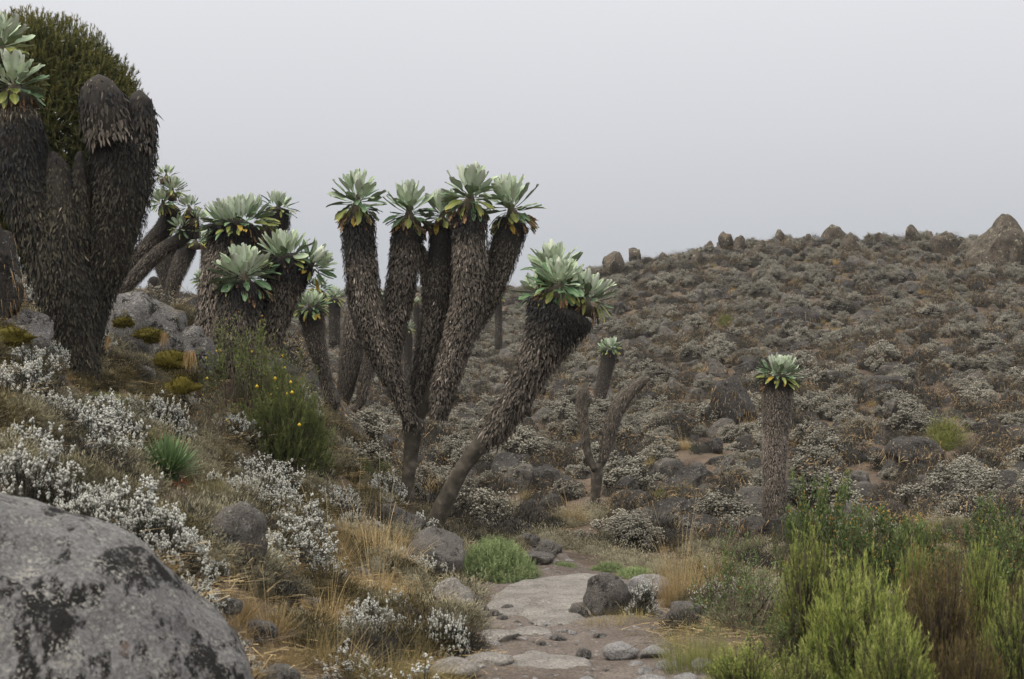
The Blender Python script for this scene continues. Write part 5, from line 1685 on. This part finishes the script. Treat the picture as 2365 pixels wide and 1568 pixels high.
# heather bushes, right foreground
ERI = [gen_erica(0.3, h_, 1150, M_ERICA, 0.15, 40, 0.023, 0.0048, 0.62, 0.9) for h_ in (0.95, 0.55, 0.75)]
ERB = [gen_erica(0.32, h_, 1000, M_ERICABR, 0.15, 38, 0.023, 0.0048, 0.6, 0.9) for h_ in (0.7, 0.5)]
for i, (px, py, d, w_, hs, m, l) in enumerate(((1868, 1520, 6.9, 155, 1235, ERI[0], 'bright green upright heather bush nearest the path on the right'), (1985, 1640, 5.9, 270, 1320, ERI[1], 'large bright green heather bush in front of the brown one'),
                                            (1720, 1640, 5.8, 190, 1485, ERI[2], 'low green heather bush by the path stones'), (2165, 1600, 6.3, 220, 1290, ERB[0], 'brownish dying heather bush between green ones'),
                                            (2268, 1560, 6.8, 110, 1268, ERI[2], 'narrow tall green heather bush behind the brown one'), (2345, 1640, 5.7, 180, 1370, ERI[0], 'bushy green heather right of the brown one'),
                                            (2110, 1520, 7.2, 110, 1275, ERI[1], 'thin pointed green heather behind the large bush'), (2230, 1690, 5.4, 200, 1480, ERB[1], 'dark brown heather low in front of the brown bush'),
                                            (2060, 1720, 5.2, 200, 1430, ERI[2], 'low green heather in front of the large bush'), (2380, 1540, 6.9, 130, 1330, ERB[1], 'brown-tipped heather bush at the far right'),
                                            (1840, 1700, 5.3, 180, 1500, ERI[0], 'small green heather in front of the path-side bush'))):
    shrub('heather_bush', (m,), px, py, w_, l, 'shrub', d=d, top=hs)

# leafy shrubs with dried orange heads behind them
LF1 = gen_leafy(0.4, 0.62, 90, 50, 0.034, 0.011, 4, 130)
LF2 = gen_leafy(0.4, 0.55, 90, 50, 0.034, 0.011, 2, 200)
LF3 = gen_leafy(0.4, 0.6, 60, 26, 0.03, 0.008, 0, 20, tops=0.2)
for i, (px, py, d, w_, hs, m, l) in enumerate(((1905, 1350, 10.2, 150, 1095, LF1, 'green shrub with orange dried flowers below the straight trunk'), (2010, 1380, 9.6, 190, 1165, LF2, 'wide green shrub covered in orange dried flower heads'),
                                            (2110, 1390, 9.4, 150, 1190, LF2, 'green shrub with orange heads behind the brown heather'), (2300, 1300, 10.2, 130, 1150, LF1, 'green shrub with yellow flowers at the right'),
                                            (2345, 1400, 9.0, 150, 1200, LF1, 'leafy shrub with orange flecks behind the right heather'), (1825, 1330, 10.6, 80, 1165, LF3, 'small leafy green shrub at the foot of the straight trunk'),
                                            (2200, 1400, 9.3, 130, 1220, LF3, 'thin leafy shrub between the orange-flecked ones'),
                                            (1740, 1480, 7.9, 190, 1290, LF3, 'dark leafy shrub with bare dark twigs beside the green heather'), (1690, 1470, 8.4, 150, 1225, LF3, 'twiggy dark shrub nearest the dry grass by the path'),
                                            (1640, 1500, 7.6, 90, 1430, LF3, 'low leafy shrub between grass clump and heather'),
                                            (1790, 1560, 6.8, 140, 1400, LF3, 'dark green leafy shrub in the shade of the heather'))):
    shrub('leafy_shrub', tuple(m.values()), px, py, w_, l, 'shrub', d=d, top=hs)

# bank bushes on the left
BR = gen_erica(0.4, 0.62, 900, M_LEAFGR, 0.2, 44, 0.032, 0.006, 0.55, 0.8)
BRG = plant("broom_green", ((0, (0.04, 0.05, 0.015)), (0.45, (0.1, 0.13, 0.036)), (1, (0.24, 0.26, 0.09))), 0.15, 5, 0.75, 0.2)
BR.materials[0] = BRG
fb = MB()
fb.add(*blobs(dome_tips(9, 0.42, 0.66, 9, 0.2), np.full(9, 0.014), 0.6))
BRF = fb.mesh('flowers', [M_YELLOW])
shrub('broom_bush', (BR, BRF), 648, 1120, 215, 'rounded green broom-like bush with a few yellow flowers before the trunks', d=12.6, top=885)
LF4 = gen_leafy(0.42, 0.8, 60, 40, 0.034, 0.008, 7, 20, tops=0.22, base_r=0.2, m_leaf=BRG)
LF5 = gen_leafy(0.36, 0.7, 40, 22, 0.03, 0.008, 5, 40, tops=0.3, base_r=0.15, m_leaf=M_HEATH)
for i, (px, py, d, w_, hs, m, l) in enumerate(((565, 930, 12.6, 190, 735, LF4, 'sparse tall bush with yellow flowers in front of the stout tree'), (650, 930, 13.0, 120, 800, LF4, 'sparse yellow-flowered bush right of the stout tree foot'),
                                            (490, 1020, 11.6, 110, 890, LF5, 'thin dark twiggy bush left of the broom-like bush'), (430, 960, 12.0, 110, 890, LF5, 'thin twiggy bush below the mossy boulders'),
                                            (540, 1100, 11.6, 130, 1000, LF5, 'dark twiggy bush under the broom-like bush'), (770, 1130, 14.0, 120, 1000, LF5, 'tangle of thin dark twigs between bush and forked trunk'),
                                            (850, 1170, 15.0, 120, 1050, LF4, 'loose green bush at the left of the forked trunk'), (700, 1150, 12.6, 130, 1040, LF5, 'dark twiggy bush right of the broom-like bush'),
                                            (930, 1225, 18.5, 90, 1110, LF4, 'loose green bush at the foot of the forked trunk'))):
    shrub('leafy_shrub', tuple(m.values()), px, py, w_, l, 'shrub', d=d, top=hs)

# round green bushes on the hillside
RB = gen_heath(0.4, 0.55, 1400, plant("round_bush_green", ((0, (0.06, 0.07, 0.014)), (0.5, (0.19, 0.2, 0.045)), (1, (0.36, 0.35, 0.1))), 0.15, 6, 0.8, 0.15), 0.06)
RG = gen_grass(260, 0.1, 0.26, 0.009, 1.3, 0.2, plant("bright_tuft_green", ((0, (0.02, 0.045, 0.015)), (1, (0.13, 0.2, 0.06))), 0.1, 3, 0.7, 0.2), 3)
for i, (px, py, w_, m, l) in enumerate(((2182, 1032, 100, RB, 'round yellow-green bush beside a dark boulder on the hillside'), (1675, 756, 40, RB, 'small yellow-green bush high on the hillside'), (1520, 1170, 60, RB, 'upright olive-green bush on the flat right of the bare forked tree'),
                                        (1632, 1108, 30, RG, 'small bright green tuft on the lower hillside'), (1134, 1225, 40, RG, 'dense bright green tuft right of the leaning trunk foot'), (1000, 1150, 40, RG, 'bright green tuft between the forked and leaning trunks'),
                                        (1360, 1095, 34, RG, 'bright green tuft behind the bare forked tree'), (1605, 1040, 30, RG, 'green tuft on the hillside left of the straight trunk'))):
    shrub('green_bush', (m,), px, py, w_, l, 'shrub')

# tree heather behind the thick left tree
def tree_heather():
    P = at(85, 700, 15.0)
    P[2] = tz(P[0], P[1])
    t = empty('tree_heather', P, 'great domed brown-green tree heather behind the thick left trunk', 'tree')
    c = at(70, 330, 15.0) - P
    R = 285 / F * 15
    mb = MB()
    n = 8200
    d = nrm(rng.normal(size=(n, 3)))
    lump = 1 + 0.06 * fbm(d * 4.5, 3, 91)
    q = rng.uniform(0.9, 1.0, n)
    tips = d * (R * lump * q)[:, None] * np.array([1.0, 0.9, 1.05])
    tips[:, 0] *= np.where(tips[:, 0] < 0, 1.0, 1.0)
    A = nrm(d * 0.55 + np.array([0, 0, 1.0]) + 0.2 * rng.normal(size=(n, 3)))
    m = 24
    Lp = rng.uniform(0.06, 0.12, n)
    s = rng.uniform(0, 1, (n, m))
    Pn = tips[:, None] + A[:, None] * ((s - 0.8) * Lp[:, None])[..., None]
    D = A[:, None] * 0.9 + nrm(rng.normal(size=(n, m, 3))) * 0.7
    pt = 0.16 * fbm(tips * 2.3, 3, 14) + 0.1 * rng.normal(size=n)
    tt = np.clip(0.3 + 0.35 * s + pt[:, None] + 0.08 * rng.normal(size=s.shape), 0, 1)
    mb.add(*ribbons(Pn.reshape(-1, 3), D.reshape(-1, 3), 0.032 * rng.uniform(0.7, 1.3, n * m), 0.010, 0, 1, 'leaf', tt.ravel()))
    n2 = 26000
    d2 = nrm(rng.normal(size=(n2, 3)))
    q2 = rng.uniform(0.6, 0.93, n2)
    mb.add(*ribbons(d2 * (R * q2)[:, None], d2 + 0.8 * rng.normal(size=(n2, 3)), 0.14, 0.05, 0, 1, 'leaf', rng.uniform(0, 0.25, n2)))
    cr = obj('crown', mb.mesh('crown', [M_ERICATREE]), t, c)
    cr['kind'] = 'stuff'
    tb = MB()
    for k in range(7):
        a = k * 0.9
        e_ = c + np.array([math.cos(a) * R * 0.5, math.sin(a) * R * 0.4, R * 0.1])
        C = spline([np.array([0.05 * k - 0.15, 0, -0.2]), c * 0.4 + np.array([0.1 * math.cos(a), 0.1 * math.sin(a), 0]), e_], 10)
        add_tube(tb, C, np.linspace(0.09, 0.025, 10), 7, 0.3, 0, 0.1, k)
    obj('trunk', tb.mesh('trunk', [M_BARK]), t)


tree_heather()

# moss cushions and hanging dry strands on the bank rocks
def cushions():
    mb = MB()
    for (px, py, d, w_) in ((345, 775, 12.15, 62), (400, 832, 12.0, 84), (28, 778, 9.4, 84), (420, 892, 11.9, 70), (285, 745, 12.2, 40)):
        P = at(px, py, d)
        r_ = w_ / F * d / 2
        V, Fc = ico(3)
        V = V * np.array([r_, r_ * 0.5, r_ * 0.5]) * (1 + 0.45 * fbm(V * 1.6 + px, 4, 4))[:, None]
        me_ = MB()
        me_.add(V, Fc, 0.45)
        n = 500
        i = rng.integers(0, len(V), n)
        me_.add(*ribbons(V[i], nrm(V[i]) + np.array([0, 0, 0.5]) + 0.4 * rng.normal(size=(n, 3)), 0.03, 0.008, 0.1, 1, 'taper', rng.uniform(0.2, 1, n)))
        o = obj('moss_cushion', me_.mesh('moss_cushion', [M_MOSS]), None, P)
        tag(o, 'yellow moss cushion growing on the lichen-covered bank rocks', 'moss', 'moss cushions on the bank rocks')


cushions()
STR = MB()
n = 70
STR.add(*ribbons(np.stack([rng.uniform(-0.1, 0.1, n), rng.uniform(-0.03, 0.03, n), rng.uniform(-0.05, 0.03, n)], 1), np.stack([rng.normal(size=n) * 0.15, -rng.uniform(0.05, 0.3, n), -np.ones(n)], 1), rng.uniform(0.12, 0.34, n), 0.012, 0.1, 3, 'taper', rng.uniform(0, 0.8, n), tip=0.9))
STRM = STR.mesh('dry_strands', [M_TAN])
for (px, py, d, s) in ((438, 812, 11.9, 0.9), (380, 770, 12.0, 0.7), (258, 860, 11.5, 0.8), (250, 780, 11.9, 0.6)):
    o = obj('dry_strands', STRM, None, at(px, py, d), rng.uniform(-0.6, 0.6), s * 0.55)
    tag(o, 'tuft of tan dry strands hanging down the bank rocks by the thick trunk', 'dry grass', 'dry strands on the bank rocks')
V, Fc = rock_verts(404, (0.2, 0.25, 0.36), 4, 8, 0.16)
mb = MB()
mb.add(V, Fc)
k = rng.integers(0, len(V), 260)
mb.add(*ribbons(V[k] * 1.01, V[k] * np.array([0.5, 0.5, 0]) + np.array([0, 0, -0.5]) + 0.1 * rng.normal(size=(260, 3)), rng.uniform(0.05, 0.16, 260), rng.uniform(0.003, 0.009, 260), 0.1, 2, 'taper', rng.uniform(0, 1, 260)), 1)
o = obj('boulder', mb.mesh('boulder', [M_DARKROCK, M_TAN]), None, at(-5, 650, 10.1))
tag(o, 'dark upright rock streaked with tan strands left of the thick trunk', 'boulder')

# ------------------------------------------------------------------ grass
for i, (px, py, w_, hs, m, l) in enumerate(((880, 1320, 170, 1, GRS[0], 'golden grass tussock between two grey rocks'), (820, 1270, 150, 1, GRS[1], 'brown grass tussock above the golden one'), (765, 1310, 130, 1, GRS[2], 'dry grass tussock right of the pitted rock flowers'),
                                           (860, 1390, 150, 0.9, GRS[3], 'flattened pale grass tussock above the path-side flowers'), (620, 1470, 130, 1, GRS[0], 'dry grass tussock beside the half-buried stone'),
                                           (700, 1520, 170, 0.8, GRO[0], 'arching olive grass tussock left of the white flowers'), (760, 1440, 120, 1, GRS[1], 'straw-coloured tussock behind the white flowers'),
                                           (900, 1570, 200, 0.7, GRO[1], 'green-gold tussock at the bottom edge of the bank'), (990, 1580, 150, 0.7, GRO[2], 'greenish tussock at the path corner'),
                                           (780, 1570, 190, 0.8, GRS[2], 'sprawling golden grass at the bottom of the bank'), (1570, 1405, 120, 1.3, GRT[0], 'tall golden grass tussock behind the path by the whitish rock'),
                                           (1400, 1445, 110, 0.5, GRO[1], 'low grass fringe round the foot of the round boulder'), (1460, 1440, 110, 0.6, GRO[0], 'grass tuft under the silvery shrub in the path'),
                                           (1600, 1560, 150, 1.1, GRG[0], 'thick olive-green grass clump at the right edge of the path'), (1640, 1545, 110, 1.1, GRG[1], 'olive grass clump beside the low heather'),
                                           (1475, 1512, 36, 0.8, GRO[1], 'tiny yellow-green grass tuft between two smooth stones'), (1065, 1290, 70, 1, GRS[3], 'brown grass tussock behind the feathery green plant'),
                                           (545, 1425, 130, 1, GRS[2], 'brown tussock below the pitted rock'), (470, 1150, 120, 1, GRO[1], 'pale green tussock right of the spiky rosette'), (640, 1540, 120, 0.9, GRS[3], 'bleached grass tussock above the leaning stone'),
                                           (1010, 1430, 100, 0.9, GRS[0], 'grass tussock behind the dense white shrub'), (930, 1410, 120, 0.9, GRO[2], 'olive tussock below the purple-grey boulder flowers'), (1640, 1390, 80, 1.2, GRT[1], 'thin golden grass next to the twiggy shrub'))):
    shrub('grass_tussock', (m,), px, py, w_ * 1.2, l, 'grass', hs=hs)

# general dry grass and litter over the bank and flats
TUF = [gen_grass(170, 0.11, 0.17, 0.0023, 1.2, 0.7, M_GRASS, 3) for _ in range(6)] + [gen_grass(170, 0.11, 0.12, 0.0023, 1.2, 0.5, M_GRASSGR, 3)]
LIT = []
for _ in range(3):
    mb = MB()
    n = 110
    P = np.stack([rng.normal(size=n) * 0.16, rng.normal(size=n) * 0.14, rng.uniform(0, 0.035, n)], 1)
    a = rng.uniform(0, 6.28, n)
    mb.add(*ribbons(P, np.stack([np.cos(a), np.sin(a), rng.normal(size=n) * 0.15], 1), rng.uniform(0.05, 0.16, n), rng.uniform(0.0018, 0.004, n), 0.05, 2, 'taper', rng.uniform(0, 1, n)), 0)
    LIT.append(mb.mesh('litter', [M_GRASS if _ else M_TWIG]))
LOW = [gen_heath(0.2, 0.15, 700, m_, 0.022, clumps=11, width=0.005, inner=6.0) for m_ in (M_HEATH, M_HEATHPALE, M_HEATHDK, M_ERICABR)]


def near(n, d0, d1, p0, p1):
    X, Y, Z = wedge(n, d0, d1, p0, p1)
    ok = free(X, Y, Z)
    return X[ok], Y[ok], Z[ok]


for nm, meshes, n, box, slo, shi, lab in (('grass_cover', TUF, 2600, (4.2, 19, -150, 1330), 0.35, 0.75, 'short dry grass covering the bank left of the path'),
                                          ('grass_cover', TUF, 1300, (5.0, 22, 1330, 2500), 0.35, 0.75, 'short dry grass covering the flat right of the path'),
                                          ('plant_litter', LIT, 2400, (4.2, 20, -150, 2450), 0.5, 1.1, 'dead grass and twigs lying on the bank and flat'),
                                          ('low_heath_cover', LOW, 1300, (6.5, 20, -150, 1300), 0.5, 1.2, 'low heath plants covering the bank'),
                                          ('low_heath_cover', LOW, 600, (7.5, 22, 1330, 2500), 0.5, 1.2, 'low heath plants covering the flat right of the path')):
    X, Y, Z = near(n, *box)
    instancer(nm, meshes, np.stack([X, Y, Z], 1), rng.uniform(0, 6.28, len(X)), rng.uniform(slo, shi, len(X)), rng.integers(0, len(meshes), len(X)), lab, 'grass' if 'grass' in nm else 'litter' if 'litter' in nm else 'heath')

# gravel on the path
def gravel():
    n = 2600
    X, Y, Z = wedge(n, 5.2, 16, 1000, 1750)
    px, py, _ = project(np.stack([X, Y, Z], 1))
    ok = in_poly(px, py, _poly + np.array([0, 0]))
    X, Y, Z = X[ok], Y[ok], Z[ok]
    ms = []
    for k in range(5):
        V, Fc = rock_verts(700 + k, (1, 0.85, 0.6), 1, 4, 0.15)
        mb = MB()
        mb.add(V * 0.02, Fc)
        ms.append(mb.mesh('pebble', [M_ROCK if k % 2 else M_PALESTONE], False))
    instancer('gravel', ms, np.stack([X, Y, Z + 0.012], 1), rng.uniform(0, 6, len(X)), np.clip(rng.lognormal(-0.5, 0.6, len(X)), 0.2, 2.6), rng.integers(0, 5, len(X)), 'small loose gravel scattered over the trodden path', 'gravel')


gravel()


# ------------------------------------------------------------------ thin mountain mist
def haze():
    m = bpy.data.materials.new("thin_mist")
    m.use_nodes = True
    t = m.node_tree
    t.nodes.clear()
    pv = t.nodes.new("ShaderNodeVolumePrincipled")
    pv.inputs['Color'].default_value = (0.89, 0.89, 0.9, 1)
    pv.inputs['Density'].default_value = 0.0004
    pv.inputs['Anisotropy'].default_value = 0.2
    ou = t.nodes.new("ShaderNodeOutputMaterial")
    t.links.new(pv.outputs[0], ou.inputs['Volume'])
    lo, hi = np.array([-370.0, -75.0, -42.3]), np.array([370.0, 440.0, 7.5])
    V = np.array([[x, y, z] for x in (lo[0], hi[0]) for y in (lo[1], hi[1]) for z in (lo[2], hi[2])])
    Q = np.array([[0, 1, 3, 2], [4, 6, 7, 5], [0, 4, 5, 1], [2, 3, 7, 6], [0, 2, 6, 4], [1, 5, 7, 3]])
    mb = MB()
    mb.add(V, Q)
    o = obj('haze', mb.mesh('haze', [m], False))
    o['kind'] = 'stuff'


haze()
